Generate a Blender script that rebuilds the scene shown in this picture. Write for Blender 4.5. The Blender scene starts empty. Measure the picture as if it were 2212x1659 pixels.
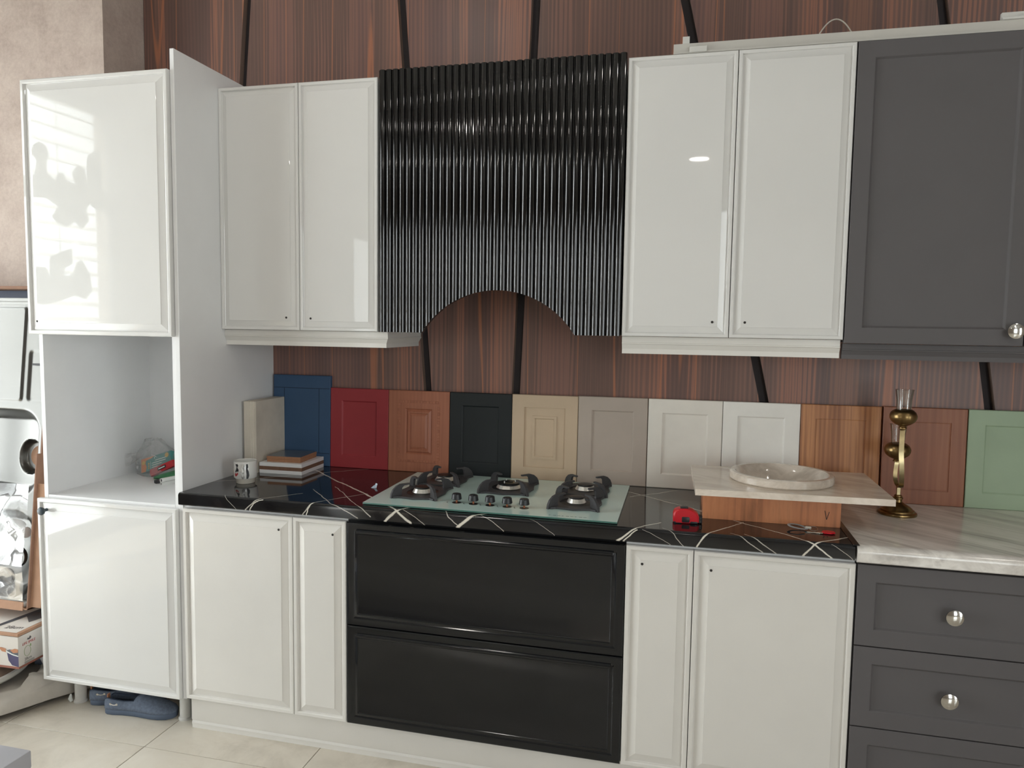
import bpy, bmesh, math, random
from math import sin, cos, pi, sqrt, atan2, radians
from mathutils import Vector, Matrix, noise
random.seed(7)
D = bpy.data
SC = bpy.context.scene
COL = SC.collection

# ------------------------------------------------------------------ camera
cam = D.cameras.new('camera'); camo = D.objects.new('camera', cam); COL.objects.link(camo)
cam.sensor_fit = 'HORIZONTAL'; cam.sensor_width = 36.0
cam.lens = 1588.7 * 36.0 / 2212.0
cam.clip_start = 0.05
_r = Vector((0.97161, 0.23614, 0.01445)); _f = Vector((-0.23433, 0.96895, -0.07887)); _u = Vector((-0.03262, 0.07324, 0.99678))
camo.matrix_world = Matrix(((_r.x, _u.x, -_f.x, 0.7252), (_r.y, _u.y, -_f.y, -2.2646), (_r.z, _u.z, -_f.z, 1.5115), (0, 0, 0, 1)))
SC.camera = camo

# ------------------------------------------------------------------ world, light, exposure
w = D.worlds.new('daylight'); SC.world = w; w.use_nodes = True
bg = w.node_tree.nodes['Background']; bg.inputs[0].default_value = (0.93, 0.97, 1.0, 1); bg.inputs[1].default_value = 8.5
SC.view_settings.view_transform = 'Standard'; SC.view_settings.look = 'None'
SC.view_settings.exposure = 0.16; SC.view_settings.gamma = 1.0
SC.view_settings.use_curve_mapping = False
LAMP_POWER = 60.0

sun = D.lights.new('sun', 'SUN'); sun.energy = 30.0; sun.angle = radians(0.6); sun.color = (1.0, 0.95, 0.87)
suno = D.objects.new('sun', sun); COL.objects.link(suno); suno.location = (-8, 3, 8)
suno.rotation_euler = Vector((0.40, -0.42, -0.80)).to_track_quat('-Z', 'Y').to_euler()
def portal(name, loc, rot, sx, sy):
    l = D.lights.new(name, 'AREA'); l.shape = 'RECTANGLE'; l.size = sx; l.size_y = sy
    l.cycles.is_portal = True
    o = D.objects.new(name, l); COL.objects.link(o); o.location = loc; o.rotation_euler = rot
    return o
XL, XR, YB, YF, ZC_ = -3.25, 4.6, 0.63, -6.6, 3.3      # room shell: left, right, cabinet wall, far wall, ceiling
WIN = (-2.27, 0.10, 0.06, 3.0)                          # shop window in the left wall: y0, y1, z0, z1
WIN2 = (-6.55, -5.5, 0.05, 2.6)                          # glazed entrance in the left wall: y0, y1, z0, z1
FILL_WIN3 = (2.7, 4.2, 0.5, 2.9)                              # unseen window added in the far wall for frontal light: x0, x1, z0, z1
FILL_WIN4 = (-4.3, -2.9, 0.1, 2.8)                            # unseen window added to light faces turned to the right: y0, y1, z0, z1
portal('daylight_shop_window', (XL - 0.02, (WIN[0] + WIN[1]) / 2, (WIN[2] + WIN[3]) / 2), (0, -pi / 2, 0), WIN[3] - WIN[2], WIN[1] - WIN[0])
portal('daylight_entrance', (XL - 0.02, (WIN2[0] + WIN2[1]) / 2, (WIN2[2] + WIN2[3]) / 2), (0, -pi / 2, 0), WIN2[3] - WIN2[2], WIN2[1] - WIN2[0])
portal('fill_far_window', ((FILL_WIN3[0] + FILL_WIN3[1]) / 2, YF - 0.02, (FILL_WIN3[2] + FILL_WIN3[3]) / 2), (pi / 2, 0, 0), FILL_WIN3[1] - FILL_WIN3[0], FILL_WIN3[3] - FILL_WIN3[2])

portal('fill_right_window', (XR + 0.02, (FILL_WIN4[0] + FILL_WIN4[1]) / 2, (FILL_WIN4[2] + FILL_WIN4[3]) / 2), (0, pi / 2, 0), FILL_WIN4[3] - FILL_WIN4[2], FILL_WIN4[1] - FILL_WIN4[0])

# ------------------------------------------------------------------ materials
def lin(c):
    return tuple(((x / 255) / 12.92 if x / 255 <= 0.04045 else ((x / 255 + 0.055) / 1.055) ** 2.4) for x in c) + (1,)

class NT:
    def __init__(s, name):
        s.m = D.materials.new(name); s.m.use_nodes = True; s.t = s.m.node_tree
        s.b = s.t.nodes['Principled BSDF']
    def n(s, typ, **kw):
        x = s.t.nodes.new(typ)
        for k, v in kw.items(): setattr(x, k, v)
        return x
    def l(s, a, b): s.t.links.new(a, b)
    def math(s, op, a, b=None, c=None):
        x = s.n('ShaderNodeMath', operation=op)
        for i, v in enumerate((a, b, c)):
            if v is None: continue
            if isinstance(v, (int, float)): x.inputs[i].default_value = v
            else: s.l(v, x.inputs[i])
        return x.outputs[0]
    def coords(s, scale=(1, 1, 1), rot=(0, 0, 0), loc=(0, 0, 0), rand=False, kind='Object'):
        tc = s.n('ShaderNodeTexCoord'); mp = s.n('ShaderNodeMapping')
        mp.inputs['Scale'].default_value = scale; mp.inputs['Rotation'].default_value = rot; mp.inputs['Location'].default_value = loc
        src = tc.outputs[kind]
        if rand:
            oi = s.n('ShaderNodeObjectInfo'); m = s.math('MULTIPLY', oi.outputs['Random'], 37.0)
            va = s.n('ShaderNodeVectorMath', operation='ADD'); s.l(src, va.inputs[0])
            cb = s.n('ShaderNodeCombineXYZ'); s.l(m, cb.inputs[0]); s.l(m, cb.inputs[2]); s.l(cb.outputs[0], va.inputs[1]); src = va.outputs[0]
        s.l(src, mp.inputs[0]); return mp.outputs[0]
    def noise(s, vec, scale, detail=4, rough=0.55, dist=0.0):
        x = s.n('ShaderNodeTexNoise'); x.inputs['Scale'].default_value = scale; x.inputs['Detail'].default_value = detail
        x.inputs['Roughness'].default_value = rough; x.inputs['Distortion'].default_value = dist
        s.l(vec, x.inputs['Vector']); return x.outputs['Fac']
    def ramp(s, fac, stops, interp='LINEAR'):
        x = s.n('ShaderNodeValToRGB'); r = x.color_ramp; r.interpolation = interp
        while len(r.elements) < len(stops): r.elements.new(0.5)
        for e, (p, c) in zip(r.elements, stops): e.position = p; e.color = c if len(c) == 4 else lin(c)
        s.l(fac, x.inputs[0]); return x.outputs[0]
    def mix(s, fac, a, b, blend='MIX'):
        x = s.n('ShaderNodeMix', data_type='RGBA', blend_type=blend)
        if isinstance(fac, (int, float)): x.inputs[0].default_value = fac
        else: s.l(fac, x.inputs[0])
        for i, v in ((6, a), (7, b)):
            if isinstance(v, tuple): x.inputs[i].default_value = v
            else: s.l(v, x.inputs[i])
        return x.outputs[2]
    def bump(s, h, strength=0.2, dist=0.001):
        x = s.n('ShaderNodeBump'); x.inputs['Strength'].default_value = strength; x.inputs['Distance'].default_value = dist
        s.l(h, x.inputs['Height']); s.l(x.outputs[0], s.b.inputs['Normal'])
    def set(s, color=None, rough=0.5, metal=0.0, spec=0.5, coat=0.0):
        if color is not None:
            if isinstance(color, tuple): s.b.inputs['Base Color'].default_value = color
            else: s.l(color, s.b.inputs['Base Color'])
        s.b.inputs['Roughness'].default_value = rough; s.b.inputs['Metallic'].default_value = metal
        s.b.inputs['Specular IOR Level'].default_value = spec; s.b.inputs['Coat Weight'].default_value = coat
        s.b.inputs['Coat Roughness'].default_value = 0.03
        return s

def plain(name, c, rough=0.5, metal=0.0, spec=0.5, coat=0.0, var=0.06, vscale=6.0, bump=0.0, bscale=200.0):
    k = NT(name); v = k.coords()
    n = k.noise(v, vscale, 5)
    c = lin(c)
    col = k.ramp(n, [(0.3, tuple(x * (1 - var) for x in c[:3]) + (1,)), (0.7, tuple(min(1, x * (1 + var)) for x in c[:3]) + (1,))])
    k.set(col, rough, metal, spec, coat)
    if bump: k.bump(k.noise(v, bscale, 3), bump)
    return k.m

def wood(name, stops, xs=7.0, zs=0.35, rough=0.35, fine=0.25, rot=(0, 0, 0), rand=True, spec=0.5, lines=None):
    """long grain along local Z, bands across X"""
    k = NT(name)
    v = k.coords((xs, xs, zs), rot, rand=rand); f = k.coords((160, 160, 3.0), rot, rand=rand)
    n = k.noise(v, 1.0, 5, 0.6, 0.35); g = k.noise(f, 1.0, 3)
    cv = k.coords((xs * 1.1, xs * 1.1, zs * 1.6), rot, loc=(3, 1, 2), rand=rand)
    wv = k.n('ShaderNodeTexWave', wave_type='BANDS', bands_direction='X'); k.l(cv, wv.inputs['Vector'])
    wv.inputs['Scale'].default_value = 1.3; wv.inputs['Distortion'].default_value = 7.0; wv.inputs['Detail'].default_value = 2.0; wv.inputs['Detail Scale'].default_value = 0.8
    a = k.math('ADD', k.math('MULTIPLY', n, 0.92), k.math('MULTIPLY', wv.outputs['Fac'], 0.08))
    a = k.math('ADD', a, k.math('MULTIPLY', k.math('SUBTRACT', g, 0.5), fine))
    col = k.ramp(a, stops)
    k.set(col, rough, spec=spec); k.bump(g, 0.08, 0.0006)
    return k.m

M = {}
def gloss_white(name, c):
    k = NT(name); v = k.coords(); k.set(k.ramp(k.noise(v, 3.0, 3), [(0.3, c), (0.7, tuple(min(255, x + 3) for x in c))]), 0.35, spec=0.10, coat=0.8)
    k.b.inputs['Coat Roughness'].default_value = 0.02
    k.bump(k.noise(v, 2.2, 2), 0.012, 0.02)
    return k.m
M['white_gloss'] = gloss_white('glossy_white_lacquer', (217, 216, 213))
M['white_satin'] = plain('satin_white_lacquer', (219, 216, 210), 0.28, coat=0.35, var=0.02)
M['white_board'] = plain('white_melamine', (230, 230, 230), 0.32, var=0.02)
M['edge_dark'] = plain('dark_gap', (38, 34, 32), 0.7)
M['hole'] = plain('drilled_hole', (40, 36, 33), 0.8)
M['grey'] = plain('matt_anthracite', (92, 89, 90), 0.62, var=0.03, bump=0.05, bscale=500, spec=0.35)
M['black_gloss'] = plain('glossy_black_lacquer', (19, 21, 24), 0.10, spec=0.55, coat=0.0, var=0.03)
M['hood_black'] = plain('fluted_glossy_black', (8, 8, 10), 0.05, spec=0.9, coat=0.0, var=0.03)
M['chrome'] = plain('chrome', (215, 213, 208), 0.12, metal=1.0, var=0.02)
M['satin_alu'] = plain('satin_aluminium_ring', (226, 224, 218), 0.3, metal=0.75, var=0.02)
M['steel'] = plain('brushed_steel', (112, 111, 108), 0.34, metal=1.0, var=0.05, vscale=3)
M['brass'] = plain('aged_brass', (140, 116, 78), 0.3, metal=1.0, var=0.22, vscale=30)
M['brass_grey'] = plain('worn_brass_band', (160, 146, 112), 0.28, metal=1.0, var=0.2, vscale=40)
M['iron'] = plain('cast_iron_enamel', (66, 65, 67), 0.5, var=0.08, bump=0.15, bscale=900, spec=0.4)
M['enamel'] = plain('black_enamel', (20, 20, 22), 0.35)
M['knob_black'] = plain('black_knob_plastic', (34, 36, 39), 0.4)
M['mint'] = plain('mint_glass', (204, 230, 224), 0.12, spec=0.5, coat=0.5, var=0.01)
M['mint_edge'] = plain('green_glass_edge', (76, 116, 106), 0.15, coat=0.4)
M['copper'] = plain('copper_stem', (150, 96, 70), 0.35, metal=0.8)
M['print_dark'] = plain('dark_print', (70, 84, 84), 0.5)
M['wall_paint'] = plain('taupe_wall_paint', (140, 130, 120), 0.85, var=0.03)
M['ceiling'] = plain('grey_ceiling', (166, 162, 156), 0.9, var=0.02)
M['alu'] = plain('painted_aluminium', (206, 205, 200), 0.38, var=0.03)
M['alu_dark'] = plain('dark_window_frame', (70, 70, 72), 0.5)
M['pale_profile'] = plain('pale_grey_profile', (196, 193, 186), 0.45, var=0.03)
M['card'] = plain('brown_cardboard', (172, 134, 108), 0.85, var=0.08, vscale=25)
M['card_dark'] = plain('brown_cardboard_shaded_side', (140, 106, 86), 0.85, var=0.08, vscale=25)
M['navy'] = plain('navy_wrap', (66, 74, 98), 0.6)
M['box_white'] = plain('white_printed_card', (214, 208, 200), 0.6, var=0.04)
M['foil'] = plain('crumpled_foil', (210, 208, 200), 0.25, metal=0.9, bump=0.5, bscale=60)
M['sack'] = plain('woven_white_sack', (196, 190, 180), 0.85, var=0.10, vscale=14, bump=0.3, bscale=350)
M['denim'] = plain('blue_grey_denim', (96, 106, 122), 0.9, var=0.18, vscale=120, bump=0.3, bscale=700)
M['denim_sole'] = plain('blue_rubber_sole', (80, 92, 110), 0.7, var=0.08)
M['shoe_dark'] = plain('dark_shoe_lining', (38, 48, 66), 0.9)
M['tan'] = plain('tan_leather', (186, 130, 96), 0.7)
M['leg_plastic'] = plain('pale_grey_plastic_leg', (196, 194, 188), 0.5, var=0.03)
M['mug_white'] = plain('white_glazed_ceramic', (224, 224, 220), 0.15, coat=0.5, var=0.01)
M['mug_bare'] = plain('unglazed_ceramic', (196, 190, 178), 0.6, var=0.03)
M['red'] = plain('red_plastic', (196, 24, 38), 0.35)
M['black_plastic'] = plain('black_plastic', (30, 30, 33), 0.45)
M['dark_rubber'] = plain('dark_grey_rubber', (58, 56, 60), 0.6)
M['red_print'] = plain('red_print', (178, 44, 48), 0.4)
M['orange'] = plain('orange_print', (226, 138, 80), 0.5)
M['yellow'] = plain('yellow_print', (224, 176, 84), 0.5)
M['teal'] = plain('teal_card', (66, 140, 134), 0.5)
M['white_print'] = plain('white_print', (228, 230, 226), 0.5)
M['green_cloth'] = plain('green_pouch', (60, 128, 84), 0.6, var=0.15, vscale=40, bump=0.3, bscale=80)
M['grey_print'] = plain('grey_print', (96, 92, 92), 0.6)
M['violet'] = plain('violet_pot_print', (74, 70, 104), 0.5)
M['leaf_print'] = plain('green_print', (142, 164, 110), 0.6)
M['cord'] = plain('white_cable', (206, 200, 188), 0.5)
M['key'] = plain('worn_key_metal', (176, 166, 150), 0.35, metal=0.9)
M['strap'] = plain('grey_strap', (150, 152, 152), 0.5)
M['mdf'] = plain('raw_mdf_edge', (158, 114, 84), 0.85, var=0.10, vscale=90)
M['mdf_dark'] = plain('raw_mdf_core', (120, 90, 72), 0.85, var=0.10, vscale=90)
M['slate'] = plain('blue_grey_laminate', (84, 90, 98), 0.25, coat=0.2)
M['plaster'] = plain('stained_cream_plaster', (206, 198, 184), 0.7, var=0.10, vscale=9)
M['wax'] = plain('pale_blue_plastic', (196, 210, 226), 0.3)
M['felt'] = plain('dark_counter_wood', (74, 52, 42), 0.4, var=0.15)
M['backing'] = plain('dark_wall_backing', (56, 50, 52), 0.7)
for nm, c, ro in [('blue', (58, 86, 118), 0.55), ('crimson', (156, 54, 60), 0.5), ('black', (31, 36, 38), 0.5), ('beige', (198, 176, 150), 0.5),
                  ('greige', (180, 167, 155), 0.5), ('offwhite', (232, 226, 216), 0.5), ('white', (238, 235, 228), 0.5), ('green', (164, 184, 156), 0.55)]:
    M['s_' + nm] = plain('sample_' + nm, c, ro, var=0.03, vscale=14, spec=0.4)
M['s_cherry'] = wood('sample_cherry', [(0.25, (151, 93, 70)), (0.5, (168, 107, 82)), (0.75, (182, 120, 92))], 14, 1.2, 0.45, 0.35)
M['s_walnut'] = wood('sample_striped_walnut', [(0.28, (113, 71, 48)), (0.42, (162, 106, 67)), (0.55, (194, 136, 90)), (0.68, (143, 90, 57)), (0.8, (215, 162, 111))], 13, 0.5, 0.45, 0.12)
M['s_pine'] = wood('sample_brown_pine', [(0.25, (118, 68, 44)), (0.5, (142, 86, 58)), (0.78, (164, 108, 76))], 10, 0.7, 0.45, 0.25)
M['box_wood'] = wood('orange_walnut_veneer', [(0.25, (141, 92, 61)), (0.45, (195, 126, 85)), (0.6, (209, 139, 95)), (0.8, (168, 112, 75))], 9, 2.0, 0.4, 0.25, rot=(0, 0, 0))
k = NT('dark_walnut_cladding')
b0 = k.coords((3.4, 3.4, .10), rand=True); n0 = k.noise(b0, 1.0, 1.0, .4)
v1 = k.coords((5.5, 5.5, .55), loc=(1, 4, 2), rand=True)
wv = k.n('ShaderNodeTexWave', wave_type='RINGS', rings_direction='Z'); k.l(v1, wv.inputs['Vector'])
wv.inputs['Scale'].default_value = 3.4; wv.inputs['Distortion'].default_value = 5.0; wv.inputs['Detail'].default_value = 2.0; wv.inputs['Detail Scale'].default_value = 0.6
g = k.noise(k.coords((190, 190, 4.0), rand=True), 1.0, 2)
a = k.math('ADD', k.math('ADD', k.math('MULTIPLY', n0, 1.0), k.math('MULTIPLY', k.math('SUBTRACT', wv.outputs['Fac'], .5), .05)), k.math('MULTIPLY', k.math('SUBTRACT', g, .5), .05))
col = k.ramp(a, [(0.20, (84, 69, 69)), (0.36, (118, 92, 87)), (0.43, (140, 104, 93)), (0.47, (107, 86, 80)), (0.54, (131, 100, 90)), (0.585, (164, 114, 95)), (0.61, (121, 93, 86)), (0.68, (106, 85, 80)), (0.76, (144, 105, 89)), (0.85, (92, 75, 73))])
bs = k.noise(k.coords((9.0, 9.0, .22), loc=(7, 3, 1), rand=True), 1.0, 1.0, .3)
st_ = k.n('ShaderNodeMapRange'); k.l(k.math('ABSOLUTE', k.math('SUBTRACT', bs, .56)), st_.inputs[0]); st_.inputs[1].default_value = .003; st_.inputs[2].default_value = .011; st_.inputs[3].default_value = .6; st_.inputs[4].default_value = 0
k.set(k.mix(st_.outputs[0], col, lin((192, 124, 90))), 0.36, spec=.4); k.bump(g, .06, .0006); M['wall_wood'] = k.m
M['groove_side'] = plain('bare_panel_edge', (124, 104, 92), 0.6, var=0.08)

k = NT('beige_textured_wallpaper'); v = k.coords()
n1 = k.noise(v, 7, 6, 0.65); n2 = k.noise(v, 60, 4, 0.7)
k.set(k.ramp(k.math('ADD', k.math('MULTIPLY', n1, 0.6), k.math('MULTIPLY', n2, 0.4)), [(0.35, (172, 155, 145)), (0.65, (200, 185, 174))]), 0.8); k.bump(n2, 0.25, 0.002); M['wallpaper'] = k.m

k = NT('polished_porcelain_tile'); v = k.coords(rand=True)
n1 = k.noise(v, 3.5, 6, 0.65, 0.6)
k.set(k.ramp(n1, [(0.3, (186, 178, 164)), (0.5, (206, 198, 184)), (0.72, (214, 208, 196))]), 0.14, spec=0.5); M['tile'] = k.m
M['grout'] = plain('dark_grout', (96, 88, 78), 0.9)

# black laminate with drawn marble veins: distance to each vein segment in (x, y + z) so that they run on over the front edge
VEINS = [(0.0022, [(-1.04, .17), (-.928, .25), (-.784, .39), (-.578, .577)]), (0.0042, [(-.773, .483), (-.607, .333), (-.364, .122), (-.268, .03), (-.204, -.03), (-.152, -.075)]),
 (0.0042, [(-.247, -.076), (-.202, -.031), (-.158, .024)]), (0.0048, [(.004, -.076), (.066, -.022), (.123, .032)]), (0.0020, [(-.614, .09), (-.712, -.027), (-.77, -.074)]), (0.0028, [(-.70, -.03), (-.735, -.05), (-.752, -.076)]),
 (0.0020, [(-.392, .159), (-.507, -.018), (-.545, -.074)]), (0.0030, [(-.507, -.018), (-.525, -.05), (-.532, -.076)]), (0.0018, [(-.609, .162), (-.447, -.018), (-.34, -.07)]), (0.0018, [(-.554, .228), (-.362, -.004), (-.295, -.058)]),
 (0.0026, [(.522, .466), (.736, .29), (.88, .152), (1.0, .049), (1.091, -.036), (1.15, -.08)]), (0.0022, [(.528, .39), (.692, .543)]), (0.0030, [(1.055, -.08), (1.095, -.036), (1.2, .055)]), (0.0026, [(.762, -.076), (.781, -.045), (.906, .136)]),
 (0.0030, [(.52, -.078), (.578, -.03), (.65, .06)]), (0.0030, [(.535, -.078), (.585, -.034)]), (0.0016, [(.86, .0), (.901, -.037), (.962, -.08)]), (0.0016, [(.90, .0), (.941, -.039), (1.0, -.08)]), (0.0018, [(-.04, .0), (-.02, -.04), (.015, -.07)]),
 (0.0018, [(-.18, -.02), (-.155, -.04), (-.1, -.078)]), (0.0018, [(.08, -.01), (.115, -.04), (.175, -.08)]), (0.0012, [(1.14, -.03), (1.2, -.075)]), (0.0012, [(.66, -.0), (.73, -.076)]), (0.0010, [(.25, -.02), (.34, -.078)]), (0.0012, [(-.86, -.01), (-.80, -.076)]), (0.0010, [(.60, -.03), (.70, -.078)])]
k = NT('black_marble_laminate')
tc = k.n('ShaderNodeTexCoord'); vx = k.coords(); nz = k.n('ShaderNodeTexNoise'); nz.inputs['Scale'].default_value = 14; nz.inputs['Detail'].default_value = 4
k.l(vx, nz.inputs['Vector']); sp = k.n('ShaderNodeSeparateXYZ'); k.l(tc.outputs['Object'], sp.inputs[0]); sn = k.n('ShaderNodeSeparateColor'); k.l(nz.outputs['Color'], sn.inputs[0])
U = k.math('ADD', sp.outputs[0], k.math('MULTIPLY', k.math('SUBTRACT', sn.outputs[0], 0.5), 0.018))
V = k.math('ADD', k.math('ADD', sp.outputs[1], sp.outputs[2]), k.math('MULTIPLY', k.math('SUBTRACT', sn.outputs[1], 0.5), 0.018))
cb = k.n('ShaderNodeCombineXYZ'); k.l(U, cb.inputs[0]); k.l(V, cb.inputs[1]); P2 = cb.outputs[0]
tot = None
for wd, pts in VEINS:
    for (ax, ay), (bx_, by_) in zip(pts, pts[1:]):
        dx, dy = bx_ - ax, by_ - ay; L2 = dx * dx + dy * dy
        s1 = k.n('ShaderNodeVectorMath', operation='SUBTRACT'); k.l(P2, s1.inputs[0]); s1.inputs[1].default_value = (ax, ay, 0)
        d1 = k.n('ShaderNodeVectorMath', operation='DOT_PRODUCT'); k.l(s1.outputs[0], d1.inputs[0]); d1.inputs[1].default_value = (dx / L2, dy / L2, 0)
        cl = k.n('ShaderNodeClamp'); k.l(d1.outputs['Value'], cl.inputs[0])
        sc_ = k.n('ShaderNodeVectorMath', operation='SCALE'); sc_.inputs[0].default_value = (dx, dy, 0); k.l(cl.outputs[0], sc_.inputs['Scale'])
        df = k.n('ShaderNodeVectorMath', operation='DISTANCE'); k.l(s1.outputs[0], df.inputs[0]); k.l(sc_.outputs[0], df.inputs[1])
        mr = k.n('ShaderNodeMapRange'); k.l(df.outputs['Value'], mr.inputs[0]); mr.inputs[1].default_value = wd * (0.35 if pts[0][1] < 0 and pts[-1][1] < 0 else .6); mr.inputs[2].default_value = wd * (0.75 if pts[0][1] < 0 and pts[-1][1] < 0 else 1.15)
        mr.inputs[3].default_value = 0.9 if wd > .002 else 0.6; mr.inputs[4].default_value = 0.0
        tot = mr.outputs[0] if tot is None else k.math('MAXIMUM', tot, mr.outputs[0])
cl = k.n('ShaderNodeMapRange'); k.l(k.noise(k.coords((9, 9, 9)), 1.0, 3), cl.inputs[0]); cl.inputs[1].default_value = 0.3; cl.inputs[2].default_value = 0.6; cl.inputs[3].default_value = .75; cl.inputs[4].default_value = 1
tot = k.math('MULTIPLY', tot, cl.outputs[0])
hz = k.ramp(k.noise(k.coords((5, 5, 5)), 1.0, 5), [(0.4, (14, 15, 17)), (0.75, (30, 32, 36))])
k.set(k.mix(tot, hz, lin((232, 226, 212))), 0.09, spec=0.6, coat=0.3); M['black_marble'] = k.m

def marble(name, base, dark, light, rot, sc, rough=0.2):
    k = NT(name); v0 = k.coords((1, 1, 1), rot); mp = k.n('ShaderNodeMapping'); mp.inputs['Scale'].default_value = sc; k.l(v0, mp.inputs[0]); v = mp.outputs[0]
    n = k.noise(v, 1.0, 7, 0.62, 0.5); n2 = k.noise(k.coords((3, 3, 3)), 1.0, 4)
    a = k.math('ADD', k.math('MULTIPLY', n, 0.8), k.math('MULTIPLY', n2, 0.2))
    k.set(k.ramp(a, [(0.32, dark), (0.46, base), (0.58, light), (0.66, base), (0.8, dark)]), rough, spec=0.5, coat=0.2); return k.m
M['grey_marble'] = marble('grey_streaked_marble_laminate', (200, 194, 187), (142, 134, 128), (226, 221, 214), (0, radians(8), radians(40)), (1.3, 15, 12))
M['cream_marble'] = marble('beige_veined_stone', (212, 198, 182), (190, 176, 162), (228, 216, 202), (0, 0, radians(25)), (5, 12, 12))
M['basin_marble'] = marble('cloudy_beige_stone', (196, 184, 170), (168, 154, 140), (220, 209, 196), (0.5, 0.2, 0.6), (7, 10, 16), 0.12)

def thin_glass(name, tint=(0.96, 0.97, 0.96, 1), base=0.04, veil=0.0):
    k = NT(name); t = k.t; t.nodes.remove(k.b); out = t.nodes['Material Output']
    tr = k.n('ShaderNodeBsdfTransparent'); tr.inputs[0].default_value = tint
    gl = k.n('ShaderNodeBsdfGlossy'); gl.inputs['Roughness'].default_value = 0.03
    lw = k.n('ShaderNodeLayerWeight'); lw.inputs[0].default_value = 0.25
    f = k.math('ADD', k.math('MULTIPLY', lw.outputs['Fresnel'], 0.3 if veil else 0.6), base)
    mx = k.n('ShaderNodeMixShader'); k.l(f, mx.inputs[0]); k.l(tr.outputs[0], mx.inputs[1]); k.l(gl.outputs[0], mx.inputs[2])
    o = mx.outputs[0]
    if veil:
        df = k.n('ShaderNodeBsdfDiffuse'); df.inputs[0].default_value = (0.8, 0.8, 0.8, 1); m2 = k.n('ShaderNodeMixShader')
        nf = k.noise(k.coords((18, 18, 18)), 1.0, 4, 0.6, 1.5); mr = k.n('ShaderNodeMapRange'); k.l(nf, mr.inputs[0]); mr.inputs[1].default_value = .35; mr.inputs[2].default_value = .7; mr.inputs[3].default_value = veil * .4; mr.inputs[4].default_value = veil * 1.6
        k.l(mr.outputs[0], m2.inputs[0]); k.l(o, m2.inputs[1]); k.l(df.outputs[0], m2.inputs[2]); o = m2.outputs[0]
    k.l(o, out.inputs['Surface']); return k.m
M['glass'] = thin_glass('clear_glass')
M['film'] = thin_glass('clear_plastic_film', (0.97, 0.97, 0.97, 1), 0.03, 0.20)
k = NT('warm_lamp'); k.b.inputs['Emission Color'].default_value = (1.0, 0.95, 0.88, 1); k.b.inputs['Emission Strength'].default_value = LAMP_POWER; k.set((1, .9, .8, 1)); M['lamp'] = k.m

# ------------------------------------------------------------------ mesh helpers
class MB:
    def __init__(s): s.bm = bmesh.new()
    def quad(s, vs):
        try: return s.bm.faces.new(vs)
        except ValueError: return None
    def box(s, x0, y0, z0, x1, y1, z1, bev=0.0, seg=2):
        b = bmesh.new()
        r = bmesh.ops.create_cube(b, size=1.0)
        for v in b.verts: v.co = Vector(((x0 + x1) / 2 + v.co.x * (x1 - x0), (y0 + y1) / 2 + v.co.y * (y1 - y0), (z0 + z1) / 2 + v.co.z * (z1 - z0)))
        if bev: bmesh.ops.bevel(b, geom=list(b.edges), offset=bev, segments=seg, affect='EDGES', profile=0.5)
        s.merge(b); return s
    def merge(s, b, mat=None):
        vm = {}
        for v in b.verts: vm[v] = s.bm.verts.new(mat @ v.co if mat else v.co)
        for f in b.faces: s.quad([vm[v] for v in f.verts])
        b.free(); return s
    def loft(s, loops, cap0=True, cap1=True, closed=True):
        L = [[s.bm.verts.new(p) for p in lp] for lp in loops]
        n = len(L[0])
        for a, b in zip(L, L[1:]):
            for i in range(n if closed else n - 1):
                j = (i + 1) % n; s.quad([a[i], a[j], b[j], b[i]])
        if cap0: s.quad(list(reversed(L[0])))
        if cap1: s.quad(L[-1])
        return s
    def lathe(s, prof, seg=32, c=(0, 0, 0), mat=None, cap0=True, cap1=True):
        lp = []
        for r, z in prof:
            ring = []
            for i in range(seg):
                a = 2 * pi * i / seg; p = Vector((c[0] + r * cos(a), c[1] + r * sin(a), c[2] + z))
                ring.append(mat @ p if mat else p)
            lp.append(ring)
        return s.loft(lp, cap0, cap1)
    def tube(s, pts, r, seg=8, flat=None):
        pts = [Vector(p) for p in pts]; lp = []
        for i, p in enumerate(pts):
            t = (pts[min(i + 1, len(pts) - 1)] - pts[max(i - 1, 0)]).normalized()
            up = Vector((0, 0, 1)) if abs(t.z) < 0.9 else Vector((1, 0, 0))
            if flat is not None: up = Vector(flat)
            a = t.cross(up).normalized(); b = a.cross(t).normalized()
            ra, rb = r if isinstance(r, tuple) else (r, r)
            if isinstance(r, list): ra = rb = r[i]
            lp.append([p + a * ra * cos(2 * pi * k / seg) + b * rb * sin(2 * pi * k / seg) for k in range(seg)])
        return s.loft(lp)
    def prism(s, poly, a, b, axis='y', mat=None):
        def P(u, v, w):
            p = Vector({'y': (u, w, v), 'x': (w, u, v), 'z': (u, v, w)}[axis]); return mat @ p if mat else p
        return s.loft([[P(u, v, a) for u, v in poly], [P(u, v, b) for u, v in poly]])
    def build(s, name, mat, parent=None, ang=35, smooth=True):
        bm = s.bm
        bmesh.ops.recalc_face_normals(bm, faces=bm.faces)
        if smooth:
            for f in bm.faces: f.smooth = True
            for e in bm.edges:
                if len(e.link_faces) == 2 and e.calc_face_angle(0) > radians(ang): e.smooth = False
        me = D.meshes.new(name); bm.to_mesh(me); bm.free()
        if isinstance(mat, str): mat = M[mat]
        me.materials.append(mat)
        o = D.objects.new(name, me); COL.objects.link(o)
        if parent: o.parent = parent
        return o

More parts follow.
